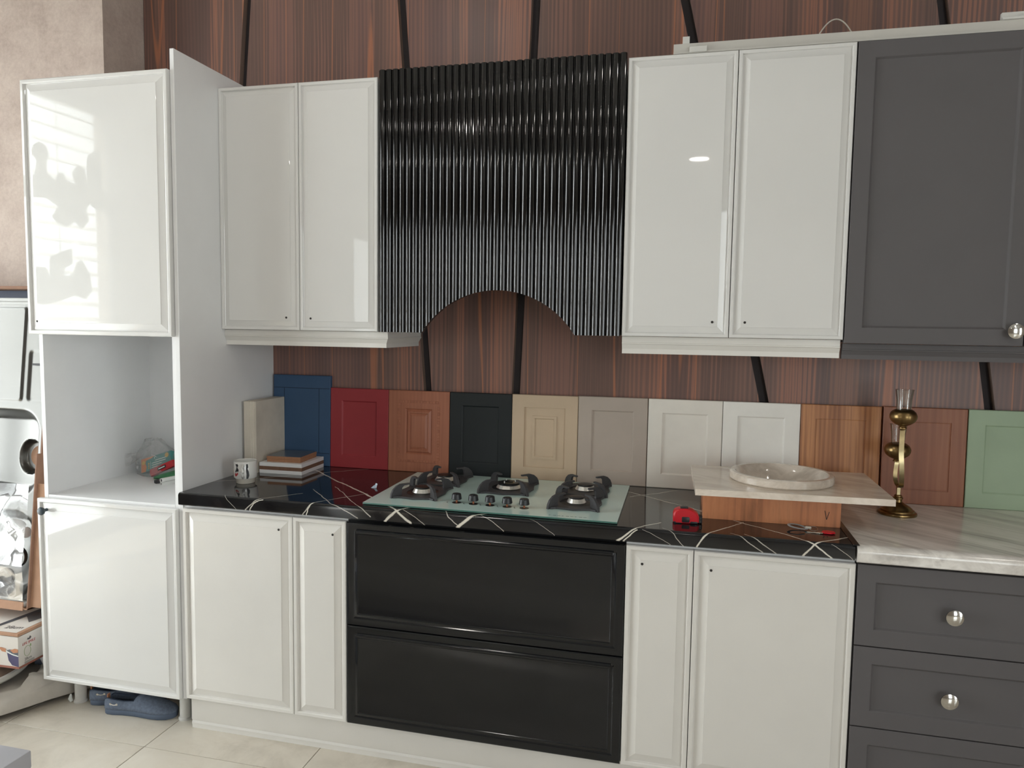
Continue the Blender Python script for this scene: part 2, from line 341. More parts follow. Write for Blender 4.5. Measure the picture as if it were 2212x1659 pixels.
def tag(o, label=None, cat=None, group=None, kind=None):
    if label: o['label'] = label
    if cat: o['category'] = cat
    if group: o['group'] = group
    if kind: o['kind'] = kind
    return o
def thing(name, label, cat, loc=(0, 0, 0), rz=0.0, group=None):
    o = D.objects.new(name, None); COL.objects.link(o); o.location = loc; o.rotation_euler = (0, 0, rz); o.empty_display_size = 0.05
    return tag(o, label, cat, group)
def struct(o): o['kind'] = 'structure'; return o
def off(ob, loc):                      # keep world-space mesh coordinates under a moved parent
    ob.location = -Vector(loc); return ob

def rect(x0, x1, z0, z1, y): return [Vector((x0, y, z0)), Vector((x1, y, z0)), Vector((x1, y, z1)), Vector((x0, y, z1))]
def panel(mb, x0, x1, z0, z1, y, prof, thick=0.018):
    """cabinet front in the XZ plane: prof = (inset, depth behind the face)"""
    lp = [rect(x0, x1, z0, z1, y + thick)]
    for i, d in prof: lp.append(rect(x0 + i, x1 - i, z0 + i, z1 - i, y + d))
    return mb.loft(lp)
_bp = [(0, .0025), (.0025, 0), (.0120, 0), (.0138, .0008), (.0150, .0026), (.0156, .0076), (.0172, .0084), (.0430, .0008), (.0436, -.0002), (.0442, -.0004)]
BEAD = _bp
BEAD_UP = [(a * .80, d) for a, d in _bp]
SHAKER = [(0, .0015), (.0015, 0), (.049, 0), (.0505, .001), (.055, .0065), (.057, .007)]

# ------------------------------------------------------------------ room shell
def slab(name, box, mat): return struct(MB().box(*box).build(name, mat, smooth=False))
fl = slab('floor', (XL - .2, YF - .2, -0.15, XR + .2, YB + .25, -0.010), 'grout')
TS = 0.605; gx0, gy0 = -1.117, -0.132
tile_me = None
ix0 = math.floor((XL - gx0) / TS); iy0 = math.floor((YF - gy0) / TS)
for ix in range(ix0, 13):
    for iy in range(iy0, 2):
        x, y = gx0 + ix * TS, gy0 + iy * TS
        if x > XR or y > YB: continue
        if tile_me is None:
            t = MB().box(0.0013, 0.0013, -0.0102, TS - 0.0013, TS - 0.0013, 0, 0.0008, 1).build('tile', 'tile', fl); tile_me = t.data
        else:
            t = D.objects.new('tile', tile_me); COL.objects.link(t); t.parent = fl
        t.location = (x, y, 0)
slab('ceiling', (XL - .2, YF - .2, ZC_, XR + .2, YB + .25, ZC_ + 0.1), 'ceiling')
wb = slab('wall_back', (XL - .2, YB, -0.02, XR + .2, YB + .2, ZC_), 'backing')
m = MB()
m.box(XR, YF - .2, -0.02, XR + .2, FILL_WIN4[0], ZC_).box(XR, FILL_WIN4[1], -0.02, XR + .2, YB + .2, ZC_).box(XR, FILL_WIN4[0], -0.02, XR + .2, FILL_WIN4[1], FILL_WIN4[2]).box(XR, FILL_WIN4[0], FILL_WIN4[3], XR + .2, FILL_WIN4[1], ZC_)
struct(m.build('wall_right', 'wall_paint', smooth=False))
m = MB()
m.box(XL - .2, WIN2[1], -0.02, XL, WIN[0], ZC_).box(XL - .2, YF, -0.02, XL, WIN2[0], ZC_).box(XL - .2, WIN2[0], WIN2[3], XL, WIN2[1], ZC_).box(XL - .2, WIN[1], -0.02, XL, YB, ZC_).box(XL - .2, WIN[0], -0.02, XL, WIN[1], WIN[2]).box(XL - .2, WIN[0], WIN[3], XL, WIN[1], ZC_)
struct(m.build('wall_left', 'wall_paint', smooth=False))
m = MB()
m.box(XL - .2, YF - .2, -0.02, FILL_WIN3[0], YF, ZC_).box(FILL_WIN3[1], YF - .2, -0.02, XR, YF, ZC_).box(FILL_WIN3[0], YF - .2, -0.02, FILL_WIN3[1], YF, FILL_WIN3[2]).box(FILL_WIN3[0], YF - .2, FILL_WIN3[3], FILL_WIN3[1], YF, ZC_)
struct(m.build('wall_front', 'wall_paint', smooth=False))
# wallpapered column at the left of the cabinets
slab('wall_column', (-2.95, 0.369, 0.0, -1.66, YB - .001, ZC_ - .001), 'wallpaper')
# shop window in the left wall with a blind and cut lettering stuck on it
def window(name, plane, a0, a1, z0, z1, axis, mull):
    e = struct(D.objects.new(name, None)); COL.objects.link(e)
    f = .05
    def bx(mb, p0, p1, q0, q1, r0, r1):
        return mb.box(p0, q0, r0, p1, q1, r1) if axis == 'x' else mb.box(q0, p0, r0, q1, p1, r1)
    P0, P1 = plane - .06, plane - .02
    for q0, q1, r0, r1 in [(a0, a0 + f, z0, z1), (a1 - f, a1, z0, z1), (a0 + f, a1 - f, z0, z0 + f), (a0 + f, a1 - f, z1 - f, z1)] + [(c - f / 2, c + f / 2, z0 + f, z1 - f) for c in mull]:
        bx(MB(), P0, P1, q0, q1, r0, r1).build('frame_bar', 'alu_dark', e, smooth=False)
    xs = [a0 + f] + list(mull) + [a1 - f]
    for q0, q1 in zip(xs, xs[1:]):
        bx(MB(), plane - .042, plane - .038, q0 + .026, q1 - .026, z0 + f, z1 - f).build('pane', 'glass', e, smooth=False)
    return e
window('window_1', XL, WIN[0], WIN[1], WIN[2], WIN[3], 'x', [-1.1])
window('fill_window_2', YF, FILL_WIN3[0], FILL_WIN3[1], FILL_WIN3[2], FILL_WIN3[3], 'y', [3.5])
window('fill_window_3', XR + .10, FILL_WIN4[0], FILL_WIN4[1], FILL_WIN4[2], FILL_WIN4[3], 'x', [-3.6])
dr = window('door_1', XL, WIN2[0], WIN2[1], WIN2[2], WIN2[3], 'x', [])
MB().tube([(XL - .02, -5.6, .9), (XL + .04, -5.6, .95), (XL + .04, -5.6, 1.25), (XL - .02, -5.6, 1.3)], .012).build('handle', 'chrome', dr)
bl = thing('window_blind', 'white slatted louvre outside the shop window, mirrored as stripes in the tall glossy door', 'blind', (XL - .15, 0, 0))
sm = None
for i in range(15):
    if sm is None:
        o = MB().box(-.022, WIN[0] + .05, -.0015, .022, WIN[1] - .06, .0015).build('slat', 'white_satin', bl, smooth=False); sm = o.data
    else:
        o = D.objects.new('slat', sm); COL.objects.link(o); o.parent = bl
    o.location = (0, 0, 2.88 - i * .105); o.rotation_euler = (0, radians(35), 0)
MB().box(-.025, WIN[0] + .04, 2.94, .025, WIN[1] - .05, 2.99, .003).build('head_rail', 'alu', bl)
for y in (-1.9, -1.1, -.4):
    MB().tube([(0.0, y, 1.40), (0.0, y, 2.945)], .003, 5).build('cord', 'cord', bl)
LET = [[(-1.49, 2.38), (-1.61, 2.41), (-1.63, 2.5), (-1.59, 2.54), (-1.61, 2.59), (-1.65, 2.62), (-1.7, 2.61), (-1.72, 2.56), (-1.7, 2.48), (-1.71, 2.43), (-1.76, 2.41), (-1.8, 2.46), (-1.83, 2.46), (-1.85, 2.42), (-1.92, 2.41), (-1.9, 2.48), (-1.95, 2.54), (-2.01, 2.52), (-2.02, 2.44), (-2.03, 2.61), (-2.09, 2.66), (-2.15, 2.67), (-2.15, 2.42), (-2.22, 2.4), (-2.24, 2.28), (-2.17, 2.25), (-2.07, 2.28), (-2.04, 2.3), (-2.01, 2.25), (-2.03, 2.18), (-1.97, 2.12), (-1.91, 2.16), (-1.85, 2.12), (-1.77, 2.13), (-1.73, 2.17), (-1.78, 2.24), (-1.69, 2.28), (-1.55, 2.26), (-1.49, 2.26)],
       [(-1.54, 1.62), (-1.54, 1.8), (-1.6, 1.84), (-1.67, 1.84), (-1.7, 1.78), (-1.7, 1.9), (-1.78, 1.95), (-1.88, 1.98), (-1.88, 1.88), (-1.82, 1.85), (-1.81, 1.79), (-1.88, 1.81), (-1.91, 1.89), (-1.96, 1.91), (-2.02, 1.83), (-2.04, 1.71), (-1.98, 1.65), (-1.89, 1.67), (-1.77, 1.63), (-1.66, 1.6)]]
for pl_, lb in zip(LET, ('upper row of dark lettering on the shop window, mirrored in the tall cabinet', 'lower row of dark lettering on the shop window, mirrored in the tall cabinet')):
    tag(MB().prism(pl_, XL - .036, XL - .034, 'x').build('window_lettering', 'grey', smooth=False), lb, 'lettering')
# ceiling lamps
LAMPS = [(-.55, -1.0, 'round recessed ceiling lamp nearest the walnut wall, mirrored as a sheen above the hood'), (.75, -5.4, 'round recessed ceiling lamp mirrored as one warm oval in the right white wall cabinet'), (2.6, -1.6, 'round recessed ceiling lamp over the grey drawer side of the shop'), (2.9, -4.4, 'round recessed ceiling lamp over the added far window of the shop'), (2.4, -3.0, 'round recessed ceiling lamp between the two over the grey side'), (-1.3, -3.8, 'round recessed ceiling lamp over the dark work table')]
for i, (x, y, lb) in enumerate(LAMPS):
    t = thing('ceiling_lamp', lb, 'lamp', (x, y, ZC_), 0, 'recessed lamps in the ceiling')
    MB().lathe([(.09, 0), (.12, -.001), (.12, -.012), (.1, -.014)], 28, cap0=False, cap1=False).build('rim', 'alu', t)
    MB().lathe([(.1, -.008), (.1, -.0075)], 28).build('diffuser', 'lamp', t)

# walnut cladding: boards with slanted joints
J = [(-1.657, -1.657), (-1.132, -1.30), (-.462, -.30), (.115, .035), (.60, 1.075), (1.46, 1.80), (2.55, 2.25), (3.2, 3.45), (XR - .01, XR - .01)]   # x at z = 3.0 and at z = 0.9
def jx(j, z): a, b = J[j]; return b + (a - b) * (z - .9) / 2.1
for j in range(len(J) - 1):
    g = 0.017
    z0, z1 = 0.0, ZC_ - .002
    gl = 0 if j == 0 else g; gr = g
    poly = [(jx(j, z0) + gl, z0), (jx(j + 1, z0) - gr, z0), (jx(j + 1, z1) - gr, z1), (jx(j, z1) + gl, z1)]
    o = MB().prism(poly, 0.602, YB + .0005).build('wood_panel', 'wall_wood', wb, smooth=False)
    o.data.materials.append(M['groove_side'])
    for p in o.data.polygons:
        if abs(p.normal.x) > .8: p.material_index = 1

# ------------------------------------------------------------------ tall cabinet
T = thing('tall_cabinet', 'tall glossy white oven housing cabinet with an open middle niche', 'cabinet')
for a in [(-1.650, 0.0), ]:
    MB().box(-1.650, 0.001, .12, -1.632, .565, 2.372, .0008, 1).build('side_panel', 'white_board', T)
    MB().box(-1.0725, 0.001, .12, -1.0545, .565, 2.372, .0008, 1).build('side_panel', 'white_board', T)
MB().box(-1.632, .555, .12, -1.0725, .564, 2.372).build('back_panel', 'white_board', T)
MB().box(-1.6315, 0.001, .828, -1.073, .5545, .846, .0008, 1).build('shelf', 'white_board', T)
MB().box(-1.6315, 0.001, 1.456, -1.073, .5545, 1.474, .0008, 1).build('shelf', 'white_board', T)
MB().box(-1.6315, 0.001, .12, -1.073, .5545, .138).build('bottom_panel', 'white_board', T)
MB().box(-1.6315, 0.001, 2.354, -1.073, .5545, 2.372).build('top_panel', 'white_board', T)
def hole(x, z, y, par): return MB().lathe([(.0042, 0), (.0042, .0006)], 10, (x, 0, z), Matrix.Translation((0, y, 0)) @ Matrix.Translation((x, 0, z)) @ Matrix.Rotation(pi / 2, 4, 'X') @ Matrix.Translation((-x, 0, -z))).build('screw_hole', 'hole', par)
d = panel(MB(), -1.6755, -1.0560, 1.4552, 2.3762, -.019, BEAD).build('door', 'white_gloss', T, ang=12); hole(-1.634, 1.503, -.0192, d)
d = panel(MB(), -1.6664, -1.0560, .122, .834, -.019, BEAD).build('door', 'white_gloss', T, ang=12)
kb = MB().lathe([(.006, 0), (.006, .012), (.010, .016), (.0145, .021), (.0155, .027), (.013, .031), (.006, .033)], 24, (0, 0, 0), Matrix.Translation((-1.621, -.019, .793)) @ Matrix.Rotation(pi / 2, 4, 'X')).build('knob', plain('dark_teal_knob', (42, 58, 68), .35), d)
kb['label'] = 'round dark knob'
for x, y in ((-1.586, .075), (-1.103, .072), (-1.586, .5), (-1.103, .5)):
    MB().lathe([(.026, 0), (.026, .006), (.0215, .01), (.0215, .112), (.03, .113), (.03, .1195)], 24, (x, y, 0)).build('leg', 'leg_plastic', T)
G = MB().box(-1.0535, -.004, .122, -1.037, .6005, 2.447, .001, 1).build('gable_panel', 'white_board')
tag(G, 'tall plain white gable board between the oven housing and the worktop, rising above the cabinets', 'panel')

# ------------------------------------------------------------------ wall cabinets
YU = .2554
def carcass(t, x0, x1, z0, z1, mat):
    MB().box(x0, YU + .001, z0, x0 + .016, .6, z1).build('side_panel', mat, t, smooth=False)
    MB().box(x1 - .016, YU + .001, z0, x1, .6, z1).build('side_panel', mat, t, smooth=False)
    MB().box(x0 + .016, YU + .001, z0, x1 - .016, .6, z0 + .016).build('bottom_panel', mat, t, smooth=False)
    MB().box(x0 + .016, YU + .001, z1 - .016, x1 - .016, .6, z1).build('top_panel', mat, t, smooth=False)
    MB().box(x0 + .016, .592, z0 + .016, x1 - .016, .6, z1 - .016).build('back_panel', mat, t, smooth=False)
def pelmet(t, x0, x1, zt, zb, y, mat, ret_r=False):
    h = zt - zb
    pr = [(0, zt), (0, zt - .34 * h), (.002, zt - .36 * h), (.002, zt - .42 * h), (-.001, zt - .46 * h), (-.005, zt - .60 * h), (-.009, zt - .72 * h), (-.009, zb), (-.025, zb), (-.025, zt)]
    lp = [[Vector((x0, y - o, z)) for o, z in pr], [Vector((x1 + (o if ret_r else 0), y - o, z)) for o, z in pr]]
    if ret_r: lp.append([Vector((x1 + o, .599, z)) for o, z in pr])
    return MB().loft(lp).build('pelmet', mat, t, ang=20)
A = thing('wall_cabinet', 'glossy white two door wall cabinet with a pelmet, left of the black fluted hood', 'cabinet')
carcass(A, -1.0365, -.388, 1.484, 2.384, 'white_board')
d = panel(MB(), -1.0362, -.7041, 1.4827, 2.3873, YU - .018, BEAD_UP).build('door', 'white_gloss', A, ang=12); hole(-.758, 1.530, YU - .0188, d)
d = panel(MB(), -.7019, -.3895, 1.4827, 2.3873, YU - .018, BEAD_UP).build('door', 'white_gloss', A, ang=12); hole(-.657, 1.528, YU - .0188, d)
pelmet(A, -1.0362, -.3567, 1.4815, 1.4234, YU + .002, 'white_satin', True)
Bc = thing('wall_cabinet', 'glossy white two door wall cabinet between the fluted hood and the grey cabinet', 'cabinet')
carcass(Bc, .4985, 1.190, 1.484, 2.39, 'white_board')
d = panel(MB(), .4977, .8429, 1.4827, 2.3923, YU - .018, BEAD_UP).build('door', 'white_gloss', Bc, ang=12); hole(.791, 1.533, YU - .0188, d)
d = panel(MB(), .8451, 1.1906, 1.4827, 2.3923, YU - .018, BEAD_UP).build('door', 'white_gloss', Bc, ang=12); hole(.893, 1.533, YU - .0188, d)
pelmet(Bc, .4977, 1.187, 1.4815, 1.4234, YU + .002, 'white_satin')
Cg = thing('wall_cabinet', 'matt anthracite grey shaker wall cabinet at the right end', 'cabinet')
carcass(Cg, 1.193, 2.2, 1.474, 2.392, 'grey')
panel(MB(), 1.1946, 1.6915, 1.4720, 2.3925, YU - .018, SHAKER).build('door', 'grey', Cg, ang=12)
panel(MB(), 1.6945, 2.2, 1.4720, 2.3925, YU - .018, SHAKER).build('door', 'grey', Cg, ang=12)
KN = [(.008, 0), (.008, .012), (.020, .018), (.0230, .022), (.0225, .0255), (.015, .0285), (.004, .0295)]
def chrome_knob(x, y, z, par):
    o = MB().lathe(KN, 28, (0, 0, 0), Matrix.Translation((x, y, z)) @ Matrix.Rotation(pi / 2, 4, 'X')).build('knob', 'chrome', par, ang=50); o['label'] = 'round chrome knob'; return o
for ch in list(Cg.children):
    if ch.name.startswith('door'): chrome_knob(1.662, YU - .018, 1.517, ch); break
pelmet(Cg, 1.194, 2.2, 1.4705, 1.4215, YU + .004, 'grey')

# ------------------------------------------------------------------ fluted black hood
Hd = thing('cooker_hood', 'glossy black vertically fluted cooker hood with an arched lower edge', 'hood')
hx0, hx1, hzb, hzt, hy = -.3835, .4925, 1.4824, 2.4095, .2316
NR, SUB = 35, 12
cxA, hw_, hA = .061, .2765, .152
RA = (hw_ ** 2 + hA ** 2) / (2 * hA); zcA = hzb + hA - RA
fr, bk = [], []
for i in range(NR * SUB + 1):
    t = i / SUB; fx = t - math.floor(t); x = hx0 + (hx1 - hx0) * i / (NR * SUB)
    if fx < .14: dpt = .0095
    else:
        q = (fx - .14) / .86 * 2 - 1; dpt = .0108 / sin(.84) * (1 - cos(.84 * q))
    zb = hzb
    if abs(x - cxA) < hw_: zb = max(hzb, zcA + sqrt(RA * RA - (x - cxA) ** 2))
    fr.append((x, hy + dpt, zb)); bk.append((x, hy + .02, zb))
mb = MB(); bm = mb.bm
F0 = [bm.verts.new(p) for p in fr]; F1 = [bm.verts.new((p[0], p[1], hzt)) for p in fr]
B0 = [bm.verts.new(p) for p in bk]; B1 = [bm.verts.new((p[0], p[1], hzt)) for p in bk]
for i in range(len(fr) - 1):
    bm.faces.new([F0[i], F0[i + 1], F1[i + 1], F1[i]]); bm.faces.new([B0[i], B1[i], B1[i + 1], B0[i + 1]])
    bm.faces.new([F1[i], F1[i + 1], B1[i + 1], B1[i]]); bm.faces.new([F0[i], B0[i], B0[i + 1], F0[i + 1]])
bm.faces.new([F0[0], F1[0], B1[0], B0[0]]); bm.faces.new([F0[-1], B0[-1], B1[-1], F1[-1]])
mb.build('fluted_panel', 'hood_black', Hd, ang=50)
MB().box(hx0 + .001, hy + .0205, hzb, hx0 + .017, .6, hzt - .03).build('side_panel', 'black_gloss', Hd, smooth=False)
MB().box(hx1 - .017, hy + .0205, hzb, hx1 - .001, .6, hzt - .03).build('side_panel', 'black_gloss', Hd, smooth=False)
MB().box(hx0 + .018, hy + .03, 1.70, hx1 - .018, .6, 1.72).build('extractor_plate', 'enamel', Hd, smooth=False)

# ------------------------------------------------------------------ profiles lying on the wall cabinets
def rail(name, label, cat, p0, p1, wd, h, mat='pale_profile', flange=0.006):
    t = thing(name, label, cat)
    a, b = Vector(p0), Vector(p1); dv = (b - a).normalized(); s = Vector((-dv.y, dv.x, 0)).normalized()
    pr = [(-wd, 0), (wd, 0), (wd, flange), (wd * .55, flange), (wd * .45, h), (-wd * .45, h), (-wd * .55, flange), (-wd, flange)]
    MB().loft([[p + s * u + Vector((0, 0, z)) for u, z in pr] for p in (a, b)]).build('profile', mat, t)
    return t
r1 = rail('curtain_rail', 'long pale curtain rail lying along the top of the white and grey wall cabinets', 'rail', (.640, .262, 2.3955), (2.3, .262, 2.3955), .016, .034)
MB().box(.668, .255, 2.4297, .690, .258, 2.452, .0005, 1).box(.668, .258, 2.4297, .690, .275, 2.432).build('bracket', 'alu', r1)
MB().box(.69, .2435, 2.398, .745, .2458, 2.416, .0005, 1).build('joining_plate', 'alu', r1)
r2 = rail('curtain_rail', 'shorter pale curtain rail behind, starting past the cable loop above the grey cabinet', 'rail', (1.30, .36, 2.3935), (2.3, .33, 2.3935), .022, .062)
r3 = rail('thin_strip', 'thin pale strip lying on top of the white wall cabinet behind the rail', 'strip', (.83, .47, 2.3925), (1.9, .42, 2.3925), .025, .055, 'alu', .05)
r4 = rail('window_profile', 'white metal profile with a screwed clip on the grey cabinet, at the right edge', 'profile', (1.585, .262, 2.4297), (2.3, .262, 2.4297), .014, .022, 'alu')
MB().box(1.625, .2545, 2.432, 1.655, .2575, 2.446, .003, 2).build('clip', 'alu', r4)
cb_ = MB().tube([(1.085 + .135 * t, .40, 2.44 + .085 * sin(pi * min(1, t * 1.02)) ** .8) for t in [i / 20 for i in range(21)]], .0022, 8).build('cable', 'cord')
tag(cb_, 'thin white cable looping up above the right white wall cabinet', 'cable')

# ------------------------------------------------------------------ base cabinets
ZB, ZT = .1327, .8422
def base_carcass(t, x0, x1, mat, zt=.854):
    MB().box(x0, .001, ZB, x0 + .016, .59, zt).build('side_panel', mat, t, smooth=False)
    MB().box(x1 - .016, .001, ZB, x1, .59, zt).build('side_panel', mat, t, smooth=False)
    MB().box(x0 + .016, .001, ZB, x1 - .016, .59, ZB + .016).build('bottom_panel', mat, t, smooth=False)
    MB().box(x0 + .016, .001, .838, x1 - .016, .06, zt).build('top_rail', mat, t, smooth=False)
    MB().box(x0 + .016, .582, ZB + .016, x1 - .016, .59, zt).build('back_panel', mat, t, smooth=False)
b1 = thing('base_cabinet', 'white base cabinet with one wide and one narrow door, left of the black drawers', 'cabinet')
base_carcass(b1, -1.0355, -.3905, 'white_board')
d = panel(MB(), -1.030, -.5931, ZB, ZT, -.018, BEAD).build('door', 'white_satin', b1, ang=12); hole(-.644, .794, -.0188, d)
d = panel(MB(), -.5909, -.3915, ZB, ZT, -.018, BEAD).build('door', 'white_satin', b1, ang=12); hole(-.439, .793, -.0188, d)
b2 = thing('drawer_unit', 'wide base unit with two glossy black drawer fronts under the gas hob', 'drawers')
base_carcass(b2, -.3895, .5505, 'black_gloss')
DRAW = [(0, .003), (.003, 0), (.020, 0), (.022, .002), (.0235, .0065), (.0255, .0065), (.031, .0), (.036, -.003), (.042, -.0022), (.046, .002), (.047, .003)]
DRAW2 = [(0, .003), (.003, 0), (.024, 0), (.027, .0018), (.030, .0035), (.036, .0010), (.040, .0), (.0415, .0025), (.0425, .003)]
panel(MB(), -.3885, .5495, .4836, ZT, -.018, DRAW2).build('drawer_front', 'black_gloss', b2)
panel(MB(), -.3885, .5495, ZB, .4806, -.018, DRAW2).build('drawer_front', 'black_gloss', b2)
for z in (.811, .449):
    MB().loft([[Vector((x, y, zz)) for y, zz in ((-.0195, z - .006), (-.024, z - .005), (-.0265, z), (-.025, z + .006), (-.019, z + .009), (-.016, z))] for x in (-.350, .513)]).build('grip_bead', 'black_gloss', b2, ang=80)
b3 = thing('base_cabinet', 'white base cabinet with one narrow and one wide door, right of the black drawers', 'cabinet')
base_carcass(b3, .5515, 1.2085, 'white_board')
d = panel(MB(), .5525, .7541, ZB, ZT, -.018, BEAD).build('door', 'white_satin', b3, ang=12); hole(.602, .787, -.0188, d)
d = panel(MB(), .7563, 1.2085, ZB, ZT, -.018, BEAD).build('door', 'white_satin', b3, ang=12); hole(.807, .786, -.0188, d)
pk = [(.022, 0.0), (.022, .012), (.020, .020), (.0235, .028), (.020, .034), (.020, .131), (.036, .131), (.036, 0)]
P_ = MB().loft([[Vector((x, y, z)) for y, z in pk] for x in (-1.037, 1.2105)]).build('plinth', 'white_satin')
tag(P_, 'long white plinth board with a beaded foot under the white and black base units', 'plinth')
b4 = thing('drawer_unit', 'matt anthracite grey drawer unit under the grey marble worktop', 'drawers')
base_carcass(b4, 1.2125, 1.715, 'grey', .8505)
for z0, z1 in ((.6035, .8425), (.3610, .6005), (.1200, .3580)):
    d = panel(MB(), 1.2140, 1.7130, z0, z1, -.018, SHAKER).build('drawer_front', 'grey', b4, ang=12)
    chrome_knob(1.4655, -.0115, (z0 + z1) / 2 - .006, d)
MB().box(1.213, .03, 0, 1.715, .05, .1195).build('plinth_board', 'grey', b4)

# ------------------------------------------------------------------ worktops
ZW = .9
def worktop(name, x0, x1, mat, r=.010, y0=-.030, zb=.8555):
    pr = [(.5995, zb), (.5995, ZW)]
    for i in range(7):
        a = pi / 2 * i / 6; pr.append((y0 + r - r * sin(a), ZW - r + r * cos(a)))
    pr += [(y0, zb + .003), (y0 + .003, zb)]
    return MB().loft([[Vector((x, y, z)) for y, z in pr] for x in (x0, x1)])
o = worktop('w', -1.0362, 1.2015, 'x').build('worktop', 'black_marble', ang=40)
o.location = (0, 0, 0)
for v in o.data.vertices: v.co.z -= ZW
o.location.z = ZW
tag(o, 'long black laminate worktop with white marble veins, carrying the gas hob', 'worktop')
st = MB().box(1.1955, -.034, ZW + .0003, 1.2125, .5995, ZW + .0035, .001, 1).build('joint_strip', 'black_gloss', o); st.location.z = -ZW
o = worktop('w', 1.2075, 2.6, 'x', .022, -.032, .851).build('worktop', 'grey_marble', ang=40)
tag(o, 'grey streaked marble worktop with a rounded front edge on the grey drawers', 'worktop')

# ------------------------------------------------------------------ gas hob
H = thing('gas_hob', 'five burner gas hob with a pale mint glass top set into the black worktop', 'hob', (0, 0, ZW))
hob = Matrix.Translation((0, 0, 0))
hc = [(-.338, .003), (.521, -.003), (.516, .545), (-.347, .541)]
MB().prism(hc, .0022, .0078, 'z').build('glass_top', 'mint', H, smooth=False)
ins = [(-.325, .012), (.508, .007), (.503, .53), (-.335, .53)]
MB().prism(ins, .0, .0021, 'z').build('tray', 'enamel', H, smooth=False)
MB().loft([[Vector((x, y, z)) for x, y, z in ((-.338, .0024, .0024), (.521, -.0036, .0024), (.521, -.0036, .0075), (-.338, .0024, .0075))], [Vector((x, y, z)) for x, y, z in ((-.338, .0029, .0024), (.521, -.0031, .0024), (.521, -.0031, .0075), (-.338, .0029, .0075))]]).build('front_edge', 'mint_edge', H, smooth=False)
ZG = .0078
def burner(x, y, s, wok=False):
    b = MB().lathe([(.062 * s, 0), (.062 * s, .003), (.05 * s, .005), (.02, .005)], 32, (x, y, ZG)).build('burner', 'enamel', H)
    r = .036 * s if not wok else .047
    MB().lathe([(r * .92, .0045), (r, .0065), (r * .80, .0195), (r * .62, .020)], 20, (x, y, ZG)).build('flame_ring', 'satin_alu', b, ang=8)
    zt = .0195
    if wok:
        MB().lathe([(r * .86, zt - .001), (r * .86, zt + .004), (r * .80, zt + .006), (r * .5, zt + .006), (r * .5, zt), (r * .36, zt)], 32, (x, y, ZG)).build('outer_cap', 'enamel', b)
        MB().lathe([(r * .50, zt), (r * .46, zt + .006), (r * .38, zt + .0065)], 16, (x, y, ZG)).build('inner_ring', 'brass_grey', b, ang=8)
        MB().lathe([(r * .37, zt), (r * .37, zt + .008), (r * .30, zt + .010)], 24, (x, y, ZG)).build('burner_cap', 'enamel', b)
        for a in (.3, 2.2, 4.2):
            MB().lathe([(.0016, 0), (.0016, .013)], 8, (x + .024 * cos(a), y + .024 * sin(a), ZG + zt)).build('igniter', 'white_print', b)
    else:
        MB().lathe([(r * .74, zt - .001), (r * .80, zt + .0025), (r * .74, zt + .006), (r * .40, zt + .008)], 32, (x, y, ZG)).build('burner_cap', 'enamel', b)
def support(x, y, sx, sy, rot, sc=1.0):
    R_ = Matrix.Translation((x, y, ZG)) @ Matrix.Rotation(rot, 4, 'Z')
    hx_, hy_ = sx / 2, sy / 2
    out = []
    cr = [(-hx_, -hy_), (hx_, -hy_), (hx_, hy_), (-hx_, hy_)]
    for i in range(4):
        a, b = Vector(cr[i]), Vector(cr[(i + 1) % 4]); mid = (a + b) / 2
        out += [a + (b - a) * .06, a + (b - a) * .16 - mid * .09, a + (b - a) * .32 - mid * .05, mid * 1.02, a + (b - a) * .68 - mid * .05, a + (b - a) * .84 - mid * .09, a + (b - a) * .94]
    inn = [Vector((.058 * cos(atan2(p.y / hy_, p.x / hx_)) * min(1.12, hx_ / .085), .062 * sin(atan2(p.y / hy_, p.x / hx_)) * min(1.15, hy_ / .1))) for p in out]
    mb = MB(); n = len(out)
    vs = [[mb.bm.verts.new(R_ @ Vector((p.x, p.y, z))) for p in pts] for pts, z in ((out, .001), (out, .0070), (inn, .0060), (inn, .001))]
    for q in range(4):
        A_, B_ = vs[q], vs[(q + 1) % 4]
        for i in range(n): mb.quad([A_[i], A_[(i + 1) % n], B_[(i + 1) % n], B_[i]])
    ps = mb.build('pan_support', 'iron', H)
    for (px, py) in cr:
        L = sqrt(px * px + py * py); an = atan2(py, px)
        pr = [(L * 1.0, .0), (L * .985, .014), (L * .93, .028), (L * .82, .040), (L * .70, .0455), (L * .42, .0455), (L * .42, .0405), (L * .60, .039), (L * .66, .032), (L * .68, .012), (L * .66, .004)]
        MB().prism(pr, -.0045, .0045, 'y', R_ @ Matrix.Rotation(an, 4, 'Z')).build('prong', 'iron', ps, smooth=False)
    return ps
for x, y, s, wk, sx, sy in [(-.192, .188, 1.0, False, .165, .205), (-.182, .412, 1.12, False, .165, .20), (.086, .352, 1.2, True, .185, .215), (.364, .405, 1.05, False, .175, .20), (.363, .198, .92, False, .17, .205)]:
    burner(x, y, s, wk); support(x, y, sx, sy, .03)
for i, x in enumerate((-.033, .027, .086, .146, .205)):
    kx, ky = x, .092 - i * .002
    kn = MB().lathe([(.0162, .0120), (.0178, .0138), (.0152, .0300), (.0125, .0322), (.002, .0325)], 24, (kx, ky, ZG)).build('knob', 'knob_black', H)
    MB().lathe([(.0155, .0001), (.0155, .0006)], 20, (kx, ky, ZG)).build('knob_hole', 'enamel', kn)
    MB().lathe([(.0035, .0006), (.0035, .013)], 10, (kx, ky, ZG)).build('knob_stem', 'copper', kn)
    MB().box(kx - .0012, ky - .0165, ZG + .027, kx + .0012, ky - .002, ZG + .0334, .0005, 1).build('pointer', 'dark_rubber', kn)
    pts = [(kx - .004 + .030 * cos(a), ky + .022 * sin(a), ZG + .0003) for a in [radians(165 + 55 * q / 8) for q in range(9)]]
    MB().tube(pts, (.0011, .0003), 6).build('dial_mark', 'print_dark', H)
